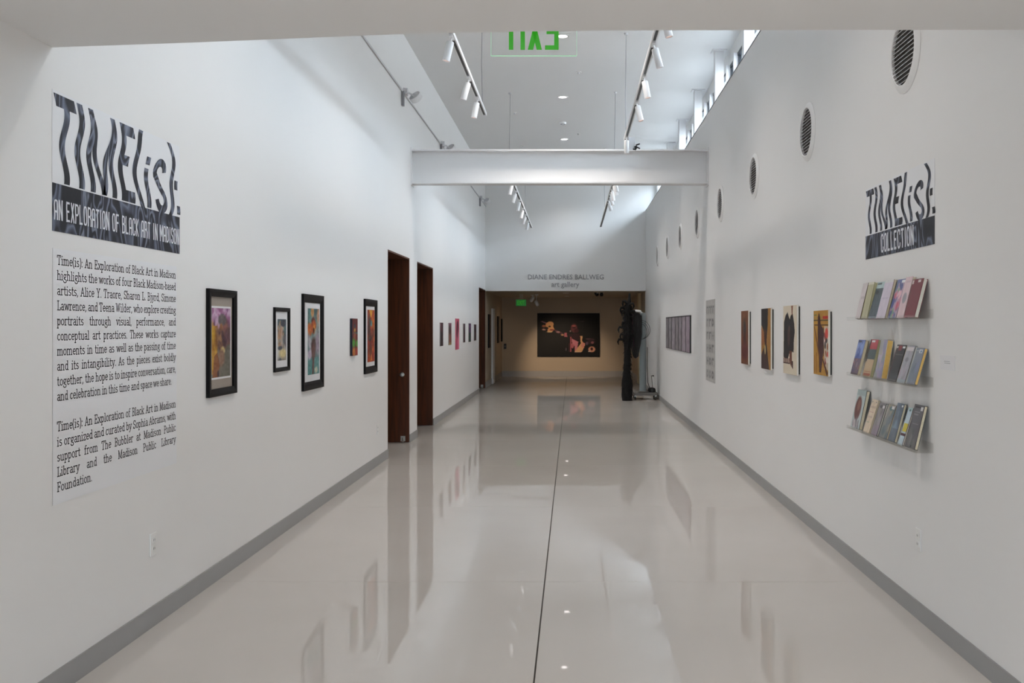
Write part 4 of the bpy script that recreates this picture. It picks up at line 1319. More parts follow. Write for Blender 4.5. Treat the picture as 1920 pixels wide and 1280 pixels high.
p5 = Paint(40, 110, (150, 64, 34))
p5.blobs(40, [(190, 70, 30), (206, 130, 40), (120, 40, 30), (96, 60, 50), (214, 100, 40), (150, 40, 36)], 0.1, 0.24, 51, (0, 1, 0, 1), 0.75, 0.6, 0.6)
p5.poly([(0.25, 1.0), (0.45, 0.86), (0.55, 0.86), (0.75, 1.0)], (222, 160, 50)).ell(0.55, 0.74, 0.14, 0.06, (100, 140, 140), 0.5).ell(0.35, 0.77, 0.12, 0.07, (60, 66, 70), 0.5).ell(0.2, 0.62, 0.16, 0.14, (70, 50, 46), 0.6)
p5.ell(0.35, 0.45, 0.25, 0.05, (66, 56, 52), 0.6).poly([(0.4, 0.02), (0.55, 0.16), (0.7, 0.02)], (224, 140, 60), 0.8).noise(10, 26, 18, 8)
framed(681.6, 708, 560, 701.5, 0.05, p5, (0.27, 0.86, 0.15, 0.86), 'stepped black frame with a fiery orange abstract, beside the first wood doorway', 'mat_white', double=True, depth=0.022)


def canvas_left(px0, px1, pyt, pyb, paint, edge_mat, label, depth, group=None, name='canvas_painting'):
    Y0 = XL * F_PX / (px0 - VX)
    xf = XL + depth
    Y1 = xf * F_PX / (px1 - VX)
    z1, z0 = EYE + (VY - pyt) * Y0 / F_PX, EYE + (VY - pyb) * Y0 / F_PX
    t = thing(name, label, 'painting', (XL, (Y0 + Y1) / 2, z0), group)
    MB().box(XL, xf, Y0, Y1, z0, z1).build('stretched_canvas', M[edge_mat], t, bevel=0.002)
    print_sheet('painted_face', paint, (xf + 0.0006, Y0 + 0.001, z0 + 0.001), (0, Y1 - Y0 - 0.002, 0), (0, 0, z1 - z0 - 0.002), t)
    return t


p4 = Paint(24, 60, (96, 36, 34))
p4.ell(0.45, 0.80, 0.14, 0.06, (40, 60, 70), 0.5).ell(0.45, 0.68, 0.14, 0.06, (196, 150, 60), 0.5).rect(0.2, 1, 0.58, 0.63, (60, 110, 110), 0.8).ell(0.45, 0.5, 0.2, 0.14, (150, 80, 60), 0.6)
p4.ell(0.25, 0.34, 0.3, 0.12, (70, 140, 50), 0.6).ell(0.85, 0.32, 0.2, 0.1, (80, 150, 60), 0.6).ell(0.3, 0.1, 0.3, 0.12, (180, 110, 50), 0.6).ell(0.8, 0.1, 0.25, 0.12, (150, 50, 40), 0.6).noise(6, 14, 20, 3)
canvas_left(656, 670.6, 597, 667, p4, 'canvas_navy', 'small unframed canvas in red and green with a dark navy edge', 0.024)

small = [
    (824, 831, 604.6, 649, 'canvas_grey', 'small black and pink patterned canvas nearest the second doorway', [(44, 30, 36), (170, 130, 140)]),
    (840.2, 846.6, 605.3, 646.8, 'canvas_grey', 'small brown and mauve canvas left of the pink one', [(120, 70, 60), (150, 100, 120)]),
    (853.2, 861, 597, 655.6, 'pink_edge', 'tallest of the small canvases, bright pink with a dark figure', [(196, 90, 116), (214, 130, 150)]),
    (867.7, 872.2, 606.4, 642, 'canvas_grey', 'small dark plum canvas right of the pink one', [(60, 34, 44), (130, 110, 116)]),
    (878, 883, 606, 641, 'canvas_grey', 'small purple and dark green canvas, second from the far doorway', [(74, 44, 84), (30, 56, 50)]),
    (888, 893, 608, 638.4, 'canvas_grey', 'small near black canvas nearest the far doorway', [(40, 24, 28), (60, 34, 36)]),
]
for i, (a, b, c, d, em, lab, cols) in enumerate(small):
    p = Paint(16, 40, cols[0])
    if i == 2:
        p.ell(0.5, 0.60, 0.34, 0.30, (86, 24, 44), 0.5).ell(0.5, 0.82, 0.2, 0.1, (70, 20, 36), 0.5).blobs(6, [cols[1], (180, 70, 100)], 0.15, 0.3, 4, (0, 1, 0, 0.3), 0.8, 0.6)
    elif i == 1:
        p.rect(0, 1, 0.0, 0.12, (140, 116, 70)).rect(0, 1, 0.7, 1, (140, 90, 110)).ell(0.35, 0.7, 0.3, 0.22, (44, 26, 26), 0.5)
    elif i == 4:
        p.rect(0, 1, 0, 0.5, (26, 50, 44)).ell(0.5, 0.85, 0.4, 0.1, (100, 60, 110), 0.5)
    else:
        p.blobs(10, [cols[1], cols[0], (90, 50, 60)], 0.12, 0.3, 60 + i, (0, 1, 0, 1), 0.8, 0.5, 0.5)
    canvas_left(a, b, c, d, p, em, lab, 0.013, 'small canvases between the doorways')

for i, (a, b, c, d, lab) in enumerate(((914.8, 920, 589, 652, 'tall dark brown picture just inside the gallery on its left wall'), (931.7, 936.3, 592.7, 643, 'dark picture past the pale pilaster in the gallery'), (939, 943.2, 597.6, 640, 'darkest picture at the far left corner of the gallery'))):
    p = Paint(10, 30, ((60, 34, 26), (34, 28, 26), (24, 22, 22))[i])
    p.noise(4, 10, 10, 70 + i)
    canvas_left(a, b, c, d, p, 'frame_black', lab, 0.03, 'dark pictures inside the gallery', 'dark_picture')

# ------------------------------------------------------------------ right wall canvases, strips, poster
def canvas_right(px0, px1, pyt, pyb, paint, label, name='canvas_painting', off=0.028, cat='painting', group=None):
    """px0 is the far edge of the painted face, px1 the near edge"""
    xf = XR - off
    Yf, Yn = xf * F_PX / (px0 - VX), xf * F_PX / (px1 - VX)
    z1, z0 = EYE + (VY - pyt) * Yf / F_PX, EYE + (VY - pyb) * Yf / F_PX
    t = thing(name, label, cat, (XR, (Yn + Yf) / 2, z0), group)
    MB().box(xf, xf + 0.015, Yn, Yf, z0, z1).build('panel', M['canvas_edge'], t, bevel=0.001)
    MB().box(xf + 0.015, XR, Yn + 0.012, Yf - 0.012, z0 + 0.012, z1 - 0.012).build('shadow_gap_block', M['black'], t)  # black block puts the shadow gap behind the panel into colour
    print_sheet('painted_face', paint, (xf - 0.0006, Yf - 0.001, z0 + 0.001), (0, -(Yf - Yn) + 0.002, 0), (0, 0, z1 - z0 - 0.002), t)
    return t


p = Paint(40, 60, (112, 62, 38))
p.ell(0.5, 0.95, 0.7, 0.3, (120, 74, 46), 0.8).ell(0.45, 0.68, 0.22, 0.17, (84, 66, 58), 0.5).ell(0.55, 0.66, 0.12, 0.12, (48, 40, 42), 0.5).ell(0.5, 0.45, 0.16, 0.14, (70, 38, 34), 0.6).ell(0.5, 0.24, 0.42, 0.16, (92, 40, 36), 0.6).rect(0, 1, 0, 0.1, (104, 58, 32), 0.8).noise(8, 12, 10, 80)
canvas_right(1389.75, 1403, 583, 681, p, 'brown canvas with a dim figure, farthest of the four canvases on the right wall', group='four canvases on the right wall')

p = Paint(60, 110, (158, 112, 48))
p.rect(0, 0.7, 0.72, 1, (30, 28, 30)).poly([(0.0, 1), (0.72, 1), (0.70, 0.72), (0.60, 0.5), (0.45, 0.44), (0.28, 0.62), (0.05, 0.72)], (34, 28, 30)).poly([(0.0, 0.70), (0.26, 0.62), (0.38, 0.46), (0.2, 0.40), (0.0, 0.38)], (150, 92, 50))
p.poly([(0.26, 0.68), (0.60, 0.62), (0.58, 0.34), (0.40, 0.34)], (62, 36, 30)).poly([(0, 0), (0.86, 0), (0.74, 0.16), (0.60, 0.34), (0.40, 0.38), (0.12, 0.28), (0, 0.22)], (60, 38, 36)).ell(0.42, 0.32, 0.07, 0.08, (196, 180, 130), 0.4).poly([(0.5, 0.4), (0.6, 0.4), (0.74, 0.16), (0.64, 0.16)], (30, 24, 26)).noise(6, 8, 6, 81)
canvas_right(1427.5, 1445, 578.75, 690, p, 'ochre canvas with a black and brown silhouette, second from the far end', group='four canvases on the right wall')

p = Paint(80, 120, (214, 202, 182))
p.poly([(0.02, 0.24), (0.06, 0.76), (0.18, 0.86), (0.34, 0.91), (0.42, 0.84), (0.50, 0.80), (0.58, 0.86), (0.72, 0.88), (0.82, 0.74), (0.86, 0.62), (0.80, 0.50), (0.78, 0.32), (0.58, 0.34), (0.46, 0.30), (0.36, 0.22), (0.16, 0.22)], (38, 34, 36))
p.ell(0.42, 0.55, 0.10, 0.14, (78, 56, 54), 0.6).ell(0.46, 0.66, 0.05, 0.05, (90, 66, 62), 0.6)
p.poly([(0.46, 0.34), (0.66, 0.34), (0.64, 0.10), (0.50, 0.16)], (104, 58, 44)).poly([(0.60, 1.0), (0.74, 1.0), (0.70, 0.86), (0.64, 0.86)], (130, 82, 62))
for i in range(5):
    p.rect(0.02 + i * 0.10, 0.08 + i * 0.10, 0.16, 0.23, (90, 36, 34))
p.rect(0, 0.5, 0.145, 0.16, (60, 28, 28)).poly([(0.62, 0.2), (0.74, 0.2), (0.74, 0.08), (0.66, 0.1)], (70, 40, 36))
canvas_right(1468.75, 1494, 573.75, 698.75, p, 'tallest cream canvas with a black bust silhouette', group='four canvases on the right wall')

p = Paint(80, 110, (178, 132, 54))
p.rect(0, 1, 0.84, 0.90, (168, 130, 62)).rect(0, 1, 0.835, 0.855, (70, 60, 36)).rect(0.05, 1, 0.765, 0.78, (80, 50, 32)).rect(0.64, 1.0, 0.87, 0.91, (176, 40, 30)).rect(0.04, 0.22, 0.92, 0.94, (96, 110, 60))
p.poly([(0.30, 0.90), (0.38, 0.97), (0.46, 0.90), (0.50, 0.78), (0.68, 0.72), (0.68, 0.36), (0.60, 0.18), (0.52, 0.04), (0.40, 0.04), (0.38, 0.24), (0.30, 0.50)], (74, 44, 44))
p.rect(0.74, 1.0, 0.10, 0.76, (196, 180, 160)).blobs(14, [(120, 40, 40), (40, 32, 34), (206, 60, 50), (230, 220, 210), (150, 90, 60)], 0.05, 0.10, 90, (0.76, 1, 0.12, 0.74), 0.9, 0.4, 0.8)
p.poly([(0.02, 0.76), (0.08, 0.76), (0.44, 0.30), (0.40, 0.24)], (110, 66, 36)).poly([(0.58, 0.26), (0.66, 0.26), (1.0, 0.04), (0.9, 0.0)], (90, 50, 30)).rect(0.04, 0.10, 0.02, 0.3, (150, 96, 40)).rect(0.18, 0.24, 0.02, 0.34, (150, 92, 44)).rect(0.68, 0.72, 0.3, 0.74, (60, 40, 40)).noise(8, 12, 8, 84)
canvas_right(1525.6, 1553, 582.5, 700.6, p, 'yellow canvas with a dark standing figure, nearest the book shelves', group='four canvases on the right wall')

xs_edges = [1250.5, 1255.9, 1261.9, 1268.4, 1274.4, 1281.0, 1288.4, 1296.6]
for i in range(7):
    p = Paint(20, 44, ((128, 124, 128), (132, 128, 132), (146, 138, 146), (136, 130, 134), (132, 126, 132), (158, 146, 156), (156, 142, 154))[i])
    p.noise(5, 10, 16, 100 + i).rect(0.9, 1.0, 0, 1, (40, 38, 42)).rect(0, 1, 0.975, 1, (44, 40, 44)).rect(0, 1, 0, 0.02, (34, 32, 36))
    pxm = xs_edges[i]
    Yf, Yn = XR * F_PX / (pxm - VX), XR * F_PX / (xs_edges[i + 1] - VX) + 0.035
    z1, z0 = 1.55 + 0.168, 1.55 - 0.419
    lab = 'grey lilac strip print in the row of seven, ' + ('farthest from the camera', 'second from the far end', 'third from the far end', 'middle of the row', 'third from the near end', 'second from the near end', 'nearest the grey poster')[i]
    t = thing('strip_print', lab, 'print', (XR, (Yf + Yn) / 2, z0), 'row of seven grey strip prints')
    MB().box(XR - 0.02, XR, Yn, Yf, z0, z1).build('panel', M['black'], t)
    print_sheet('printed_face', p, (XR - 0.0206, Yf, z0), (0, -(Yf - Yn), 0), (0, 0, z1 - z0), t)

t = thing('grey_poster', 'tall pale grey poster with six rows of dark marks on the right wall', 'poster', (XR, 12.7, 0.81), None)
p = Paint(60, 150, (184, 182, 180))
r = random.Random(5)
for row in range(6):
    vc = 0.09 + row * 0.158
    p.rect(0.0, 1.0, vc - 0.055, vc + 0.055, (168, 166, 165), 0.6)
    n = r.choice([3, 4, 3])
    for j in range(n):
        u0 = 0.10 + j * 0.85 / n
        w = 0.85 / n * 0.7
        cc = r.choice([(110, 108, 110), (134, 132, 134), (98, 96, 100)])
        k = r.randint(0, 2)
        p.rect(u0, u0 + 0.05, vc - 0.045, vc + 0.045, cc, 0.8)
        if k == 0: p.rect(u0, u0 + w, vc + 0.02, vc + 0.045, cc, 0.7)
        if k == 1: p.rect(u0 + w * 0.6, u0 + w * 0.85, vc - 0.045, vc + 0.045, cc, 0.7).rect(u0, u0 + w, vc - 0.01, vc + 0.012, cc, 0.7)
        if k == 2: p.ell(u0 + w * 0.5, vc, w * 0.5, 0.042, cc, 0.5, 0, 0.8).ell(u0 + w * 0.5, vc, w * 0.25, 0.02, (172, 170, 168), 0.5)
p.noise(12, 30, 6, 12)
Yf, Yn = XR * F_PX / 251.0, XR * F_PX / 268.3
MB().box(XR - 0.003, XR - 0.0012, Yn, Yf, 0.81, 1.90).build('paper_sheet', M['mat_white'], t)
print_sheet('printed_face', p, (XR - 0.0036, Yf - 0.003, 0.813), (0, -(Yf - Yn) + 0.006, 0), (0, 0, 1.084), t)

# small label card by the shelves
t = thing('label_card', 'small white label card with two lines beside the middle book shelf', 'label', (XR, 4.69, 1.31))
MB().box(XR - 0.002, XR, 4.60, 4.78, 1.335, 1.405).build('card', M['mat_white'], t)
for z, y0, y1 in ((1.376, 4.66, 4.73), (1.367, 4.655, 4.725)):
    MB().box(XR - 0.0026, XR - 0.002, y0, y1, z, z + 0.0022).build('text_line', M['bracket'], t)


# wall outlets and the switch in the gallery
def outlet(side, y, z, label):
    x = XL if side == 'L' else XR
    s = 1 if side == 'L' else -1
    t = thing('wall_outlet', label, 'outlet', (x, y, z), 'white wall outlets')
    MB().box(x, x + s * 0.006, y - 0.037, y + 0.037, z - 0.058, z + 0.058).build('cover_plate', M['plate'], t, bevel=0.002)
    for dz in (0.022, -0.022):
        sk = MB().box(x + s * 0.006, x + s * 0.008, y - 0.016, y + 0.016, z + dz - 0.014, z + dz + 0.014).build('socket', M['plate'], t)
        MB().box(x + s * 0.008, x + s * 0.0084, y - 0.008, y - 0.005, z + dz - 0.005, z + dz + 0.006).box(x + s * 0.008, x + s * 0.0084, y + 0.005, y + 0.008, z + dz - 0.005, z + dz + 0.006).build('slot', M['slot'], sk)


outlet('L', 4.963, 0.423, 'white wall outlet low on the left wall under the exhibition text')
outlet('L', XL * F_PX / (707.5 - VX), 0.40, 'white wall outlet low on the left wall before the first wood doorway')
outlet('R', 5.08, 0.42, 'white wall outlet low on the right wall under the book shelves')
outlet('R', 21.4, 0.42, 'white wall outlet low on the right wall behind the gray stand')
t = thing('light_switch', 'small black switch near the left corner of the far gallery wall', 'switch', ((946.5 - VX) * Y_FAR / F_PX, Y_FAR, 0.93))
p_ = at(947, 649, Y_FAR)
MB().box(p_.x - 0.04, p_.x + 0.04, Y_FAR - 0.012, Y_FAR, p_.z - 0.08, p_.z + 0.08).build('plate', M['black'], t, bevel=0.004)
MB().box(p_.x - 0.01, p_.x + 0.01, Y_FAR - 0.02, Y_FAR - 0.012, p_.z - 0.02, p_.z + 0.02).build('toggle', M['bracket'], t)

# ------------------------------------------------------------------ acrylic shelves and books
SY0, SY1, SX = 4.872, 6.085, 1.739
SHELF = [(1.590, 'clear acrylic wall shelf holding books, the top one of three'), (1.243, 'clear acrylic wall shelf holding books, the middle one of three'), (0.909, 'clear acrylic wall shelf holding books, the bottom one of three')]
for z, lab in SHELF:
    t = thing('book_shelf', lab, 'shelf', (XR, (SY0 + SY1) / 2, z), 'acrylic book shelves')
    MB().box(SX, XR, SY0, SY1, z - 0.004, z).build('ledge', M['acrylic'], t)
    MB().box(XR - 0.004, XR, SY0, SY1, z, z + 0.046).build('back_plate', M['acrylic'], t)
    MB().box(SX, SX + 0.004, SY0, SY1, z, z + 0.016).build('front_lip', M['acrylic'], t)

XB = 1.757


def book(z, pf, pn, h, t_, paint, cover_mat, page, label, thick_cover=0.0025, tag_=None):
    Yf, Yn = XB * F_PX / (pf - VX), XB * F_PX / (pn - VX)
    s = (XR - 0.006 - XB - t_ * 0.96) / h
    th = math.asin(max(0.05, min(0.5, s)))
    up = Vector((math.sin(th), 0, math.cos(th)))
    bk = Vector((math.cos(th), 0, -math.sin(th)))
    o = Vector((XB, Yf, z + 0.0008 + t_ * math.sin(th)))
    al = Vector((0, -(Yf - Yn), 0))
    tng = thing('book', label, 'book', o, None)
    g = {0: 'books on the top shelf', 1: 'books on the middle shelf', 2: 'books on the bottom shelf'}[[q[0] for q in SHELF].index(z)]
    tng['group'] = g
    c = thick_cover
    MB().obox(o, al, up * h, bk * c).build('front_cover', cover_mat, tng)
    MB().obox(o + bk * c + up * 0.003 + Vector((0, -0.001, 0)), al * 0.985, up * (h - 0.006), bk * (t_ - 2 * c)).build('page_block', page, tng)
    MB().obox(o + bk * (t_ - c), al, up * h, bk * c).build('back_cover', cover_mat, tng)
    MB().obox(o, Vector((0, -0.003, 0)), up * h, bk * t_).build('spine', cover_mat, tng)
    print_sheet('cover_print', paint, o - bk * 0.0005, al, up * h, tng, 'print_gloss')
    if tag_:
        MB().obox(o - bk * 0.0016 + al * tag_[0] + up * h * tag_[2], al * (tag_[1] - tag_[0]), up * h * (tag_[3] - tag_[2]), bk * 0.001).build('yellow_tag', M['tag_yellow'], tng)


def cm(name, c):
    if name not in M:
        M[name] = mat(name, rgb(*c), 0.4, noise=0.04, scale=30)
    return M[name]


def sticker(p, u0=0.72, u1=0.95, v0=0.90, v1=0.97):
    return p.rect(u0, u1, v0, v1, (226, 226, 226))


# top shelf
z = SHELF[0][0]
p = Paint(20, 40, (206, 196, 196)); p.rect(0.2, 0.9, 0.55, 0.62, (170, 160, 160), 0.5).noise(4, 6, 8, 1)
book(z, 1603.5, 1612.4, 0.225, 0.020, p, cm('cover_maroon', (70, 30, 34)), M['paper_olive'], 'pale pinkish book with maroon edge, farthest on the top shelf')
p = Paint(20, 40, (176, 172, 138)); p.rect(0, 1, 0.93, 1, (206, 202, 184)).noise(6, 4, 8, 2)
book(z, 1615.0, 1625.6, 0.222, 0.026, p, cm('cover_olive', (150, 146, 116)), M['paper_olive'], 'plain olive beige book on the top shelf')
p = Paint(30, 50, (74, 86, 92)); p.rect(0, 1, 0.82, 1, (170, 190, 192)).rect(0.1, 0.6, 0.92, 0.97, (40, 44, 50)).poly([(0, 0.6), (0.5, 0.82), (1, 0.5), (1, 0), (0, 0)], (66, 78, 86)).ell(0.3, 0.72, 0.2, 0.05, (30, 36, 44), 0.5).noise(8, 10, 14, 3)
book(z, 1627.0, 1641.0, 0.224, 0.010, p, cm('cover_paleblue', (186, 200, 210)), M['paper_white'], 'dark teal book with a pale top band on the top shelf')
p = Paint(30, 50, (204, 194, 208)); p.rect(0, 1, 0.93, 1, (206, 206, 206)).rect(0.15, 0.85, 0.5, 0.54, (190, 178, 196)).noise(6, 8, 6, 4)
book(z, 1642.5, 1658.6, 0.226, 0.016, p, cm('cover_brownish', (150, 132, 126)), M['paper'], 'pale lavender book on the top shelf')
p = Paint(44, 60, (178, 150, 168)); p.blobs(40, [(206, 120, 140), (84, 96, 150), (206, 180, 110), (226, 190, 200), (90, 120, 140), (196, 86, 96), (60, 70, 130), (120, 160, 120)], 0.07, 0.17, 44, (0, 1, 0, 0.9), 0.85, 0.4, 0.7).rect(0, 1, 0.90, 1, (96, 104, 150)); sticker(p, 0.55, 0.95)
book(z, 1664.2, 1679.4, 0.222, 0.012, p, cm('cover_slate', (70, 76, 92)), M['paper'], 'colourful collage covered book on the top shelf')
p = Paint(40, 60, (214, 188, 192)); p.ell(0.5, 0.48, 0.28, 0.13, (150, 144, 152), 0.3).rect(0.2, 0.8, 0.85, 0.9, (196, 172, 180)).noise(6, 8, 6, 5)
book(z, 1680.6, 1693.2, 0.226, 0.017, p, cm('cover_palepink', (206, 182, 184)), M['paper'], 'pale pink book with a grey oval on the top shelf')
p = Paint(40, 60, (112, 28, 38)); p.rect(0.02, 0.16, 0.88, 0.97, (206, 190, 186)).rect(0.55, 0.82, 0.90, 0.98, (214, 204, 200)).rect(0, 1, 0, 0.02, (150, 60, 70))
book(z, 1694.6, 1714.1, 0.206, 0.022, p, cm('cover_red', (112, 26, 36)), M['paper_white'], 'dark red book with white pages, nearest on the top shelf')

# middle shelf
z = SHELF[1][0]
p = Paint(40, 60, (84, 100, 160)); p.blobs(16, [(120, 140, 196), (60, 80, 150), (150, 160, 200)], 0.1, 0.22, 6, (0, 1, 0.5, 1), 0.8, 0.5, 0.7).rect(0, 1, 0, 0.46, (104, 84, 100)).blobs(10, [(150, 100, 96), (90, 76, 110), (140, 120, 130)], 0.1, 0.2, 7, (0, 1, 0.05, 0.5), 0.8, 0.5, 0.5).rect(0.1, 0.5, 0.92, 0.97, (40, 40, 60))
book(z, 1594.6, 1607.3, 0.222, 0.018, p, cm('cover_tan', (186, 170, 136)), M['paper'], 'blue over purple book, farthest on the middle shelf')
p = Paint(40, 60, (190, 166, 132)); p.rect(0, 1, 0.72, 1, (176, 62, 70)).rect(0, 1, 0.46, 0.74, (78, 92, 92)).rect(0, 0.12, 0.4, 1, (50, 40, 44)).rect(0.1, 0.9, 0.03, 0.1, (150, 74, 50)).rect(0.1, 0.9, 0.12, 0.15, (160, 90, 60)); sticker(p, 0.2, 0.6, 0.92, 0.98)
book(z, 1616.9, 1631.2, 0.228, 0.018, p, cm('cover_greygreen', (158, 160, 136)), M['paper_olive'], 'red, teal and tan book on the middle shelf')
p = Paint(44, 60, (160, 154, 176)); p.blobs(20, [(180, 160, 176), (140, 140, 168), (196, 186, 196), (150, 160, 150)], 0.1, 0.24, 8, (0, 1, 0, 1), 0.7, 0.6, 0.8).rect(0, 0.5, 0.6, 1, (168, 168, 158), 0.7)
book(z, 1639.8, 1652.0, 0.226, 0.034, p, cm('cover_white', (206, 206, 204)), M['paper_yellow'], 'thick lilac grey book with tan pages on the middle shelf')
p = Paint(40, 60, (38, 34, 36)); p.rect(0.25, 0.6, 0.84, 0.97, (130, 40, 46)).rect(0.1, 0.9, 0.72, 0.74, (110, 104, 104)).rect(0.0, 0.12, 0, 0.8, (70, 40, 44)).rect(0.05, 0.9, 0.03, 0.05, (120, 116, 116)).rect(0.05, 0.2, 0.90, 0.95, (210, 206, 200)); sticker(p, 0.68, 0.95, 0.90, 0.96)
book(z, 1663.0, 1679.4, 0.208, 0.012, p, cm('cover_black', (30, 28, 30)), M['paper'], 'black book with a red mark on the middle shelf')
p = Paint(40, 60, (150, 150, 156)); p.blobs(14, [(170, 168, 176), (130, 132, 136), (166, 150, 164)], 0.1, 0.22, 9, (0, 1, 0.1, 0.85), 0.7, 0.6).ell(0.45, 0.62, 0.2, 0.06, (120, 120, 124), 0.4).rect(0.1, 0.9, 0.86, 0.95, (206, 200, 200)).rect(0, 1, 0, 0.1, (150, 160, 166))
book(z, 1680.8, 1695.4, 0.208, 0.010, p, cm('cover_grey', (140, 140, 142)), M['paper_white'], 'light grey book on the middle shelf')
p = Paint(44, 60, (124, 130, 142)); p.rect(0, 0.14, 0, 1, (170, 172, 172)).blobs(12, [(136, 136, 150), (110, 122, 132), (120, 126, 156)], 0.12, 0.24, 10, (0.15, 1, 0, 1), 0.7, 0.7).rect(0.5, 0.85, 0.86, 0.95, (214, 214, 216)).ell(0.7, 0.90, 0.08, 0.03, (60, 110, 140), 0.4).rect(0.2, 0.6, 0.9, 0.93, (190, 190, 196)).poly([(0.25, 0.35), (0.5, 0.6), (0.6, 0.55), (0.35, 0.3)], (96, 106, 112), 0.6)
book(z, 1698.2, 1714.4, 0.196, 0.017, p, cm('cover_slateblue', (104, 108, 120)), M['paper_yellow'], 'slate blue book with yellowed pages, nearest on the middle shelf')

# bottom shelf
z = SHELF[2][0]
p = Paint(44, 60, (186, 200, 200)); p.rect(0, 1, 0.85, 1, (150, 170, 172), 0.6).ell(0.42, 0.52, 0.34, 0.30, (110, 70, 66), 0.25).ell(0.46, 0.6, 0.16, 0.14, (150, 108, 96), 0.5).ell(0.4, 0.12, 0.3, 0.1, (206, 196, 200), 0.4).blobs(8, [(130, 124, 130), (170, 166, 170)], 0.06, 0.1, 12, (0.1, 0.8, 0.02, 0.2), 0.8)
book(z, 1594.6, 1610.4, 0.243, 0.022, p, cm('cover_blackgreen', (40, 44, 50)), M['paper'], 'teal book with a brown oval portrait, farthest on the bottom shelf')
p = Paint(40, 60, (214, 196, 172)); p.rect(0.1, 0.9, 0.74, 0.8, (190, 170, 150)).rect(0.1, 0.8, 0.6, 0.63, (196, 166, 150)).rect(0.15, 0.85, 0.45, 0.5, (196, 176, 160)).rect(0.1, 0.6, 0.3, 0.33, (180, 176, 150)).rect(0.1, 0.25, 0.90, 0.94, (140, 140, 130)).rect(0.7, 0.85, 0.90, 0.94, (120, 110, 110)).noise(6, 10, 10, 13)
book(z, 1618.0, 1628.6, 0.205, 0.012, p, cm('cover_cream', (206, 190, 166)), M['paper'], 'cream and pink book on the bottom shelf')
p = Paint(40, 60, (140, 136, 138)); p.blobs(14, [(120, 116, 118), (160, 150, 160), (150, 146, 140)], 0.12, 0.24, 14, (0, 1, 0.0, 0.8), 0.7, 0.6).rect(0, 1, 0, 0.3, (150, 136, 150), 0.6).ell(0.4, 0.88, 0.25, 0.05, (90, 88, 92), 0.4); sticker(p, 0.6, 0.9, 0.84, 0.92)
book(z, 1631.8, 1643.0, 0.197, 0.012, p, cm('cover_darkgrey', (64, 62, 66)), M['paper_white'], 'mauve grey book with a dark edge on the bottom shelf')
p = Paint(40, 60, (142, 142, 140)); p.blobs(18, [(120, 130, 136), (160, 150, 130), (90, 110, 116), (176, 170, 170), (110, 100, 120)], 0.09, 0.2, 15, (0, 1, 0, 1), 0.75, 0.5).ell(0.5, 0.88, 0.2, 0.06, (84, 120, 126), 0.4); sticker(p, 0.55, 0.85, 0.88, 0.95)
book(z, 1647.2, 1661.0, 0.200, 0.012, p, cm('cover_mauvegrey', (130, 120, 126)), M['paper'], 'mottled grey book with a teal spot on the bottom shelf')
p = Paint(44, 60, (112, 124, 140)); p.blobs(14, [(130, 150, 172), (96, 108, 120), (150, 170, 186), (110, 120, 130)], 0.12, 0.25, 16, (0, 1, 0.2, 1), 0.8, 0.6).rect(0, 1, 0, 0.35, (104, 112, 122), 0.7); sticker(p, 0.72, 0.95, 0.90, 0.96)
book(z, 1664.8, 1676.6, 0.218, 0.015, p, cm('cover_bluegrey', (96, 104, 112)), M['paper'], 'blue grey book with tan pages on the bottom shelf')
p = Paint(30, 60, (186, 204, 214)); p.rect(0, 1, 0.9, 1, (170, 196, 200)).ell(0.5, 0.93, 0.18, 0.03, (80, 110, 120), 0.4).rect(0.0, 1, 0.24, 0.32, (90, 60, 66)).noise(4, 8, 8, 17)
book(z, 1683.0, 1691.0, 0.208, 0.010, p, cm('cover_wine', (96, 66, 76)), M['paper_white'], 'thin pale blue book with a yellow tag on the bottom shelf', tag_=(0.15, 0.98, 0.36, 0.58))
p = Paint(44, 60, (104, 102, 108)); p.rect(0.15, 0.75, 0.92, 0.96, (60, 56, 62)).rect(0.15, 0.7, 0.82, 0.84, (150, 148, 152)).rect(0.15, 0.6, 0.76, 0.78, (140, 138, 142)).rect(0.2, 0.8, 0.55, 0.565, (140, 138, 142)).blobs(8, [(116, 116, 116), (140, 140, 140), (96, 100, 100)], 0.1, 0.2, 18, (0, 1, 0, 0.4), 0.7, 0.6).rect(0.5, 0.6, 0.03, 0.08, (40, 40, 44)); sticker(p, 0.72, 0.95, 0.88, 0.96)
book(z, 1696.9, 1714.3, 0.232, 0.018, p, cm('cover_charcoal', (60, 58, 62)), M['paper'], 'charcoal grey book with white lines, nearest on the bottom shelf')

# ------------------------------------------------------------------ far gallery
pz = Paint(150, 105, (16, 15, 20))
pz.noise(9, 6, 5, 120).rect(0, 1, 0.9, 1, (10, 9, 12)).rect(0.88, 1, 0, 1, (9, 9, 11))
pz.rect(0.30, 0.52, 0.3, 0.9, (22, 22, 32), 0.6)
# pointing hand
skin, sk2 = (206, 164, 124), (150, 92, 84)
pz.poly([(0.04, 0.82), (0.07, 0.83), (0.15, 0.79), (0.14, 0.76)], (140, 110, 120)).ell(0.19, 0.74, 0.065, 0.085, skin, 0.2, -0.4).poly([(0.15, 0.76), (0.18, 0.82), (0.25, 0.70), (0.27, 0.63), (0.22, 0.56), (0.16, 0.58)], skin)
pz.ell(0.095, 0.71, 0.03, 0.03, (170, 120, 96), 0.3).ell(0.10, 0.63, 0.035, 0.02, (180, 150, 140), 0.3).ell(0.135, 0.66, 0.035, 0.03, (40, 20, 24), 0.3).ell(0.19, 0.70, 0.02, 0.02, (60, 60, 40), 0.4).ell(0.23, 0.62, 0.04, 0.02, sk2, 0.4).ell(0.19, 0.575, 0.05, 0.012, (206, 180, 150), 0.4)
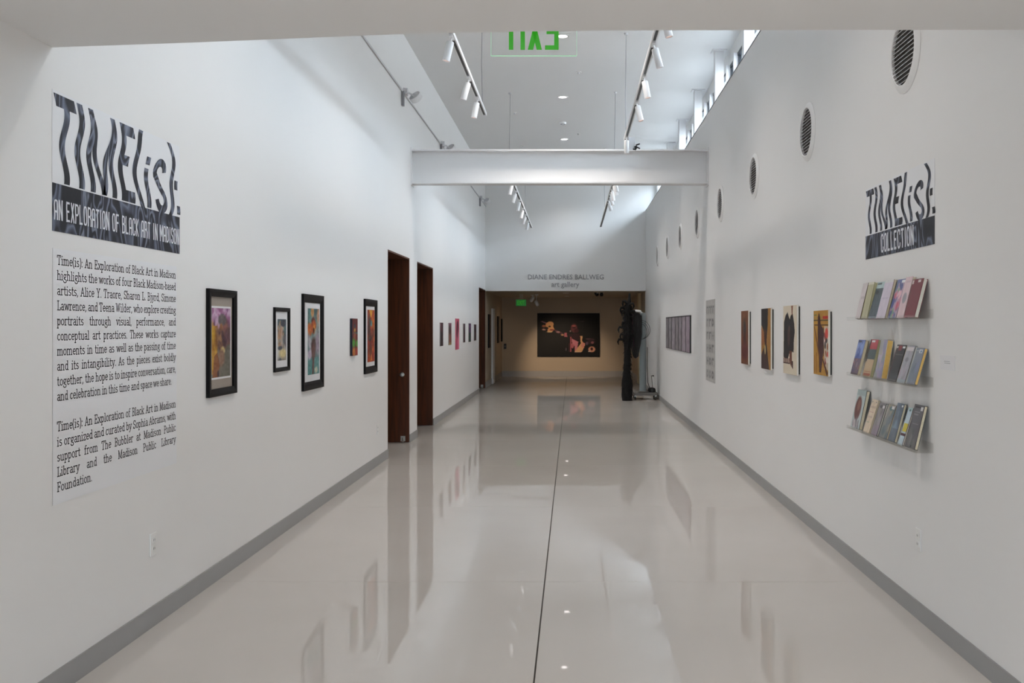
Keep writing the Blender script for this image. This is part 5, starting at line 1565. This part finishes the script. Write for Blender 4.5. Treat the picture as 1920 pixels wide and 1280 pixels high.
# sleeve
pz.poly([(0.27, 0.63), (0.29, 0.57), (0.43, 0.47), (0.46, 0.50), (0.33, 0.60)], (110, 78, 90)).ell(0.33, 0.57, 0.03, 0.02, (170, 140, 140), 0.4).ell(0.40, 0.50, 0.025, 0.015, (190, 160, 130), 0.4).ell(0.36, 0.53, 0.015, 0.015, (40, 24, 34), 0.4)
pz.poly([(0.43, 0.55), (0.47, 0.55), (0.48, 0.45), (0.43, 0.46)], (176, 120, 130))
# head and hair
pz.ell(0.62, 0.70, 0.13, 0.15, (20, 16, 20), 0.3).ell(0.59, 0.66, 0.055, 0.11, (120, 72, 80), 0.4).ell(0.585, 0.715, 0.035, 0.02, (170, 110, 106), 0.5).ell(0.59, 0.67, 0.025, 0.012, (36, 20, 26), 0.4).ell(0.63, 0.60, 0.04, 0.05, (90, 44, 56), 0.5).ell(0.53, 0.59, 0.013, 0.02, (160, 140, 140), 0.4).ell(0.72, 0.82, 0.05, 0.012, (66, 56, 60), 0.6, -0.1)
# torso with bright patches
pz.poly([(0.50, 0.52), (0.68, 0.54), (0.70, 0.40), (0.62, 0.36), (0.52, 0.44)], (66, 30, 46)).poly([(0.55, 0.42), (0.60, 0.38), (0.66, 0.34), (0.64, 0.16), (0.60, 0.10), (0.60, 0.24), (0.56, 0.30)], (190, 140, 150)).poly([(0.55, 0.30), (0.60, 0.26), (0.57, 0.18), (0.55, 0.2)], (176, 120, 130))
pz.poly([(0.69, 0.48), (0.73, 0.48), (0.72, 0.36), (0.77, 0.26), (0.75, 0.20), (0.72, 0.10), (0.60, 0.10), (0.66, 0.22), (0.70, 0.30)], (206, 170, 140)).poly([(0.73, 0.33), (0.77, 0.30), (0.75, 0.18), (0.70, 0.24)], (200, 150, 140)).rect(0.60, 0.71, 0.09, 0.115, (210, 180, 160))
pz.rect(0.528, 0.545, 0.10, 0.46, (170, 110, 120)).rect(0.505, 0.515, 0.10, 0.30, (120, 76, 90)).ell(0.46, 0.16, 0.008, 0.04, (120, 110, 120), 0.5)
pz.ell(0.85, 0.40, 0.08, 0.018, (110, 84, 92), 0.5, -0.1).ell(0.87, 0.34, 0.07, 0.06, (70, 44, 56), 0.4).ell(0.89, 0.32, 0.025, 0.03, (150, 110, 116), 0.4).ell(0.80, 0.30, 0.025, 0.04, (110, 90, 110), 0.5).ell(0.88, 0.16, 0.06, 0.07, (200, 160, 140), 0.3).ell(0.88, 0.17, 0.02, 0.035, (70, 40, 50), 0.5).rect(0.82, 0.86, 0.10, 0.12, (206, 190, 180)).rect(0, 1, 0.0, 0.085, (10, 9, 12))
pz.im = pz.im * (0.42 + 0.58 * np.clip(pz.im / 190.0, 0, 1))
a0, a1 = at(1007.5, 668.5, Y_FAR), at(1124.5, 587, Y_FAR)
t = thing('gallery_print', 'large dark print of a pointing performer on the far gallery wall', 'print', ((a0.x + a1.x) / 2, Y_FAR, a0.z))
MB().box(a0.x, a1.x, Y_FAR - 0.035, Y_FAR - 0.0015, a0.z, a1.z).build('panel', M['frame_black'], t, bevel=0.002)
print_sheet('printed_face', pz, (a0.x + 0.02, Y_FAR - 0.0358, a0.z + 0.02), (a1.x - a0.x - 0.04, 0, 0), (0, 0, a1.z - a0.z - 0.04), t)

# exit sign, ceiling lights and track heads in the gallery
ye = 26.3
p0, p1_ = at(967.5, 573.5, ye), at(986.5, 561.5, ye)
t = thing('exit_sign', 'small lit green exit sign hung in the far gallery', 'exit sign', ((p0.x + p1_.x) / 2, ye, Z_GAL))
MB().box(p0.x, p1_.x, ye - 0.02, ye + 0.02, p0.z, p1_.z).build('panel', M['exit_lit'], t)
MB().box(p0.x + 0.09, p0.x + 0.19, ye - 0.015, ye + 0.015, p1_.z, Z_GAL).build('mount', M['wall_dimmed'], t)
v, f = font_mesh('EXIT', 0.01)
v[:, 0] = (v[:, 0] - v[:, 0].min()) / (v[:, 0].max() - v[:, 0].min())
v[:, 1] = (v[:, 1] - v[:, 1].min()) / (v[:, 1].max() - v[:, 1].min())
MB().add([(p0.x + 0.04 + (p1_.x - p0.x - 0.08) * q_[0], ye - 0.0215, p0.z + 0.03 + (p1_.z - p0.z - 0.06) * q_[1]) for q_ in v], f).build('lettering', M['exit_green'], t)

Yd = (Z_GAL - EYE) * F_PX / (VY - 549.5)
downlight(((1061 - VX) * Yd / F_PX, Yd, Z_GAL), 'lit downlight in the low gallery ceiling above the dark print', 0.07, 0, 'gallery downlights')
Yd2 = 28.2
downlight(((1063 - VX) * Yd2 / F_PX, Yd2, Z_GAL), 'fainter downlight deeper in the low gallery ceiling', 0.06, 0, 'gallery downlights')


def gallery_head(px, py, Y, aim, label, lit, watts, body, angle=60):
    c = at(px, py, Y)
    t = thing('gallery_spotlight', label, 'spotlight', (c.x, Y, Z_GAL), 'gallery ceiling spotlights')
    MB().cyl((c.x, Y, Z_GAL - 0.02), (c.x, Y, Z_GAL), 0.05, 0.05, 18).build('canopy', M['white_metal'], t)
    d = (Vector(aim) - c).normalized()
    MB().cyl((c.x, Y, Z_GAL - 0.02), c - d * 0.02, 0.009, 0.009, 8).build('stem', M['white_metal'], t)
    b = MB().ring(c - d * 0.08, d, [(0, 0), (0.035, 0), (0.045, 0.02), (0.05, 0.17), (0.045, 0.17), (0.044, 0.15), (0, 0.15)], 20).build('barrel', body, t, smooth=True)
    MB().cyl(c + d * 0.072, c + d * 0.078, 0.043, 0.043, 18).build('lens', M['lamp_glow'] if lit else M['grey_paint'], b)
    if watts:
        spot('gallery_lamp', c + d * 0.10, aim, watts, angle, WARM, t)


cxp = (a0.x + a1.x) / 2
gallery_head(1006, 568, 26.6, (cxp - 0.05, Y_FAR, 0.35), 'white gallery spotlight aimed at the dark print, right of the exit sign', True, GALLERY_W * 4.6, M['white_metal'], 58)
gallery_head(998, 560, 27.0, (XL, 28.6, 0.9), 'white gallery spotlight turned to the left wall, right of the exit sign', True, GALLERY_W * 0.35, M['white_metal'], 75)
gallery_head(1117.5, 548.8, 25.2, (XR, 27.6, 0.6), 'left of two black spotlights on the gallery ceiling', True, GALLERY_W * 0.35, M['black'], 80)
gallery_head(1128, 548.8, 25.2, (0.7, 28.6, 0), 'right of two black spotlights on the gallery ceiling', True, GALLERY_W * 0.4, M['black'], 80)

# ------------------------------------------------------------------ grey rolling stand with cables, black feather garland
ys0 = 20.0
sc_ = ys0 / F_PX
t = thing('rolling_stand', 'grey rolling stand with a round mast against the right wall', 'stand', (1.52, 20.45, 0))
MB().box(1.29, 1.80, 20.2, 20.72, 0.085, 0.145).box(1.40, 1.62, 20.3, 20.6, 0.145, 0.165).build('base', M['grey_base'], t, bevel=0.008)
mx_ = 1.507
MB().ring((mx_, 20.50, 0.165), (0, 0, 1), [(0, 0), (0.075, 0), (0.072, 0.02), (0.070, 1.60), (0.060, 1.66), (0, 1.67)], 28).build('mast', M['mast'], t, smooth=True)
MB().cyl((1.345, 20.14, 1.755), (1.345, 20.46, 1.755), 0.018, 0.018, 12).tube([(1.345, 20.45, 1.755), (1.42, 20.48, 1.755), (mx_, 20.50, 1.75)], 0.02, 10).build('hanging_peg', M['plate'], t, smooth=True)
MB().ring((1.345, 20.25, 1.850), (0, 0, 1), [(0, 0.0), (0.12, 0.0), (0.115, 0.02), (0.08, 0.04), (0, 0.045)], 24).tube([(1.345, 20.30, 1.862), (1.42, 20.4, 1.855), (mx_, 20.50, 1.82)], 0.018, 10).build('top_arm', M['plate'], t, smooth=True)
MB().ring((1.69, 20.43, 0.145), (0, 0, 1), [(0.085, 0.0), (0.085, 0.05), (0.07, 0.085), (0.03, 0.10), (0, 0.102)], 22).build('motor_housing', M['black'], t, smooth=True)
for (cx, cy) in ((1.33, 20.24), (1.76, 20.24), (1.33, 20.68), (1.76, 20.68)):
    w = MB().cyl((cx - 0.014, cy, 0.035), (cx + 0.014, cy, 0.035), 0.035, 0.035, 16).build('caster', M['black'], t, smooth=True)
    MB().box(cx - 0.02, cx + 0.02, cy - 0.015, cy + 0.015, 0.05, 0.086).build('fork', M['steel'], w)
MB().tube([(mx_ + 0.09, 20.45, 1.10), (mx_ + 0.085, 20.42, 0.7), (mx_ + 0.10, 20.42, 0.35), (1.66, 20.42, 0.2)], 0.007, 6).build('side_cable', M['black'], t)
MB().tube([(1.72, 20.5, 0.22), (1.72, 20.7, 0.35), (1.74, 21.1, 0.46), (1.80, 21.38, 0.44), (1.81, 21.4, 0.44)], 0.006, 6).box(1.79, 1.815, 21.38, 21.42, 0.425, 0.455).build('power_cord', M['black'], t)

cb = thing('cable_bundle', 'thick bundle of looped black cables hung on the grey stand', 'cables', (1.345, 20.25, 1.78))
r = random.Random(3)
for i in range(26):
    cx = 1.345 + r.uniform(-0.008, 0.008)
    cy = 20.175 + 0.0085 * i
    top = 1.805 + r.uniform(0, 0.02)
    bot = r.uniform(0.95, 1.25) if i % 3 else r.uniform(0.88, 1.0)
    hw = (0.115 if i % 2 else 0.085) + r.uniform(-0.012, 0.006)
    n = 26
    pts = []
    for j in range(n + 1):
        a = 2 * math.pi * j / n
        low = 1.0 if math.sin(a) > 0 else 1.0 + 0.45 * math.sin(a)
        pts.append((cx + hw * low * math.copysign(abs(math.cos(a)) ** 0.5, math.cos(a)), cy, (top + bot) / 2 + (top - bot) / 2 * math.sin(a)))
    MB().tube(pts, r.uniform(0.013, 0.018), 7).build('cable_loop', M['black'] if i % 9 != 1 else M['purple_cloth'], cb, smooth=True)
for i in range(3):
    pts = []
    ext = 0.15 + 0.045 * i
    for j in range(19):
        a = -math.pi / 2 + math.pi * j / 18
        pts.append((1.452 + ext * max(0, math.cos(a)) * 0.8, 20.25 + 0.02 * i, 1.43 + (0.16 + 0.02 * i) * math.sin(a) + 0.02 * i))
    MB().tube(pts, 0.0045, 6).build('loose_loop', M['black'], cb, smooth=True)
for i in range(13):
    x_ = 1.243 + 0.0172 * i
    zt_, zb_ = 1.80 - 0.03 * abs(i - 6) / 6 + r.uniform(-0.01, 0.01), (1.12 if abs(i - 6) > 3 else 0.93) + r.uniform(-0.06, 0.06)
    pts = [(x_ + 0.008 * math.sin(3 * k_ / 4 + i) - (x_ - 1.345) * 0.45 * (k_ / 8) ** 2, 20.125 + 0.004 * math.sin(k_ + i), zt_ + (zb_ - zt_) * k_ / 8) for k_ in range(9)]
    MB().tube(pts, 0.0125, 7).build('hanging_strand', M['black'] if i != 1 else M['purple_cloth'], cb, smooth=True)

g = thing('feather_garland', 'tall slender black feathery garland standing before the grey stand', 'sculpture', (1.145, 19.95, 0))
prof = [(0.0, 0.10, 1.14), (0.12, 0.10, 1.14), (0.35, 0.11, 1.145), (0.60, 0.075, 1.145), (0.95, 0.06, 1.15), (1.25, 0.075, 1.15), (1.5, 0.085, 1.145), (1.75, 0.07, 1.145), (1.95, 0.07, 1.155), (2.05, 0.035, 1.185), (2.20, 0.02, 1.19), (2.235, 0.012, 1.19)]
q = MB()
n = 18
rr = random.Random(8)
for zz, rad, cx in prof:
    for j in range(n):
        a = 2 * math.pi * j / n
        k_ = rad * (1 + rr.uniform(-0.22, 0.22))
        q.v.append((cx + k_ * math.cos(a), 19.95 + k_ * 0.8 * math.sin(a), max(0.0, zz + (rr.uniform(-0.02, 0.02) if 0 < zz < 2.2 else 0))))
m_ = len(prof)
for i in range(m_ - 1):
    for j in range(n):
        q.f.append((i * n + j, i * n + (j + 1) % n, (i + 1) * n + (j + 1) % n, (i + 1) * n + j))
q.f += [tuple(range(n - 1, -1, -1)), tuple(range((m_ - 1) * n, m_ * n))]
q.build('core', M['black_soft'], g, smooth=True)
q = MB()
for i in range(1500):
    zz = rr.uniform(0.02, 2.0)
    rad = np.interp(zz, [c[0] for c in prof], [c[1] for c in prof])
    cx = float(np.interp(zz, [c[0] for c in prof], [c[2] for c in prof]))
    a = rr.uniform(0, 2 * math.pi)
    base_p = Vector((cx + rad * 0.8 * math.cos(a), 19.95 + rad * 0.7 * math.sin(a), zz))
    L = rr.uniform(0.04, 0.10) if zz < 1.35 else rr.uniform(0.05, 0.16)
    out = Vector((math.cos(a) * 0.45, math.sin(a) * 0.45, rr.uniform(-1.0, -0.4))).normalized()
    side = out.cross(Vector((0, 0, 1))).normalized() * rr.uniform(0.004, 0.010)
    tip = base_p + out * L
    if tip.z < 0.004:
        continue
    q.add([base_p - side, base_p + side, base_p + out * L * 0.6 + side * 1.3 + Vector((0, 0, 0.01)), tip], [(0, 1, 2, 3)])
q.build('plumes', M['black_soft'], g, kind='stuff')
for i, (zz, sgn, L, up_) in enumerate(((2.02, -1, 0.10, 0.04), (1.96, 1, 0.13, 0.05), (1.93, -1, 0.15, 0.0), (1.84, 1, 0.16, 0.02), (1.80, -1, 0.12, 0.06), (1.76, 1, 0.13, -0.02), (1.66, -1, 0.11, -0.03), (1.47, -1, 0.19, 0.05), (1.40, -1, 0.15, -0.02), (1.24, -1, 0.20, 0.03))):
    pts = [(1.145, 19.93, zz), (1.145 + sgn * L * 0.5, 19.92, zz + up_), (1.145 + sgn * L * 0.9, 19.90, zz + up_ * 1.1), (1.145 + sgn * L, 19.90, zz + up_ - 0.05), (1.145 + sgn * L * 0.92, 19.91, zz + up_ - 0.11)]
    MB().tube(pts, [0.035, 0.03, 0.024, 0.02, 0.006], 8).build('curl', M['black_soft'], g, smooth=True)
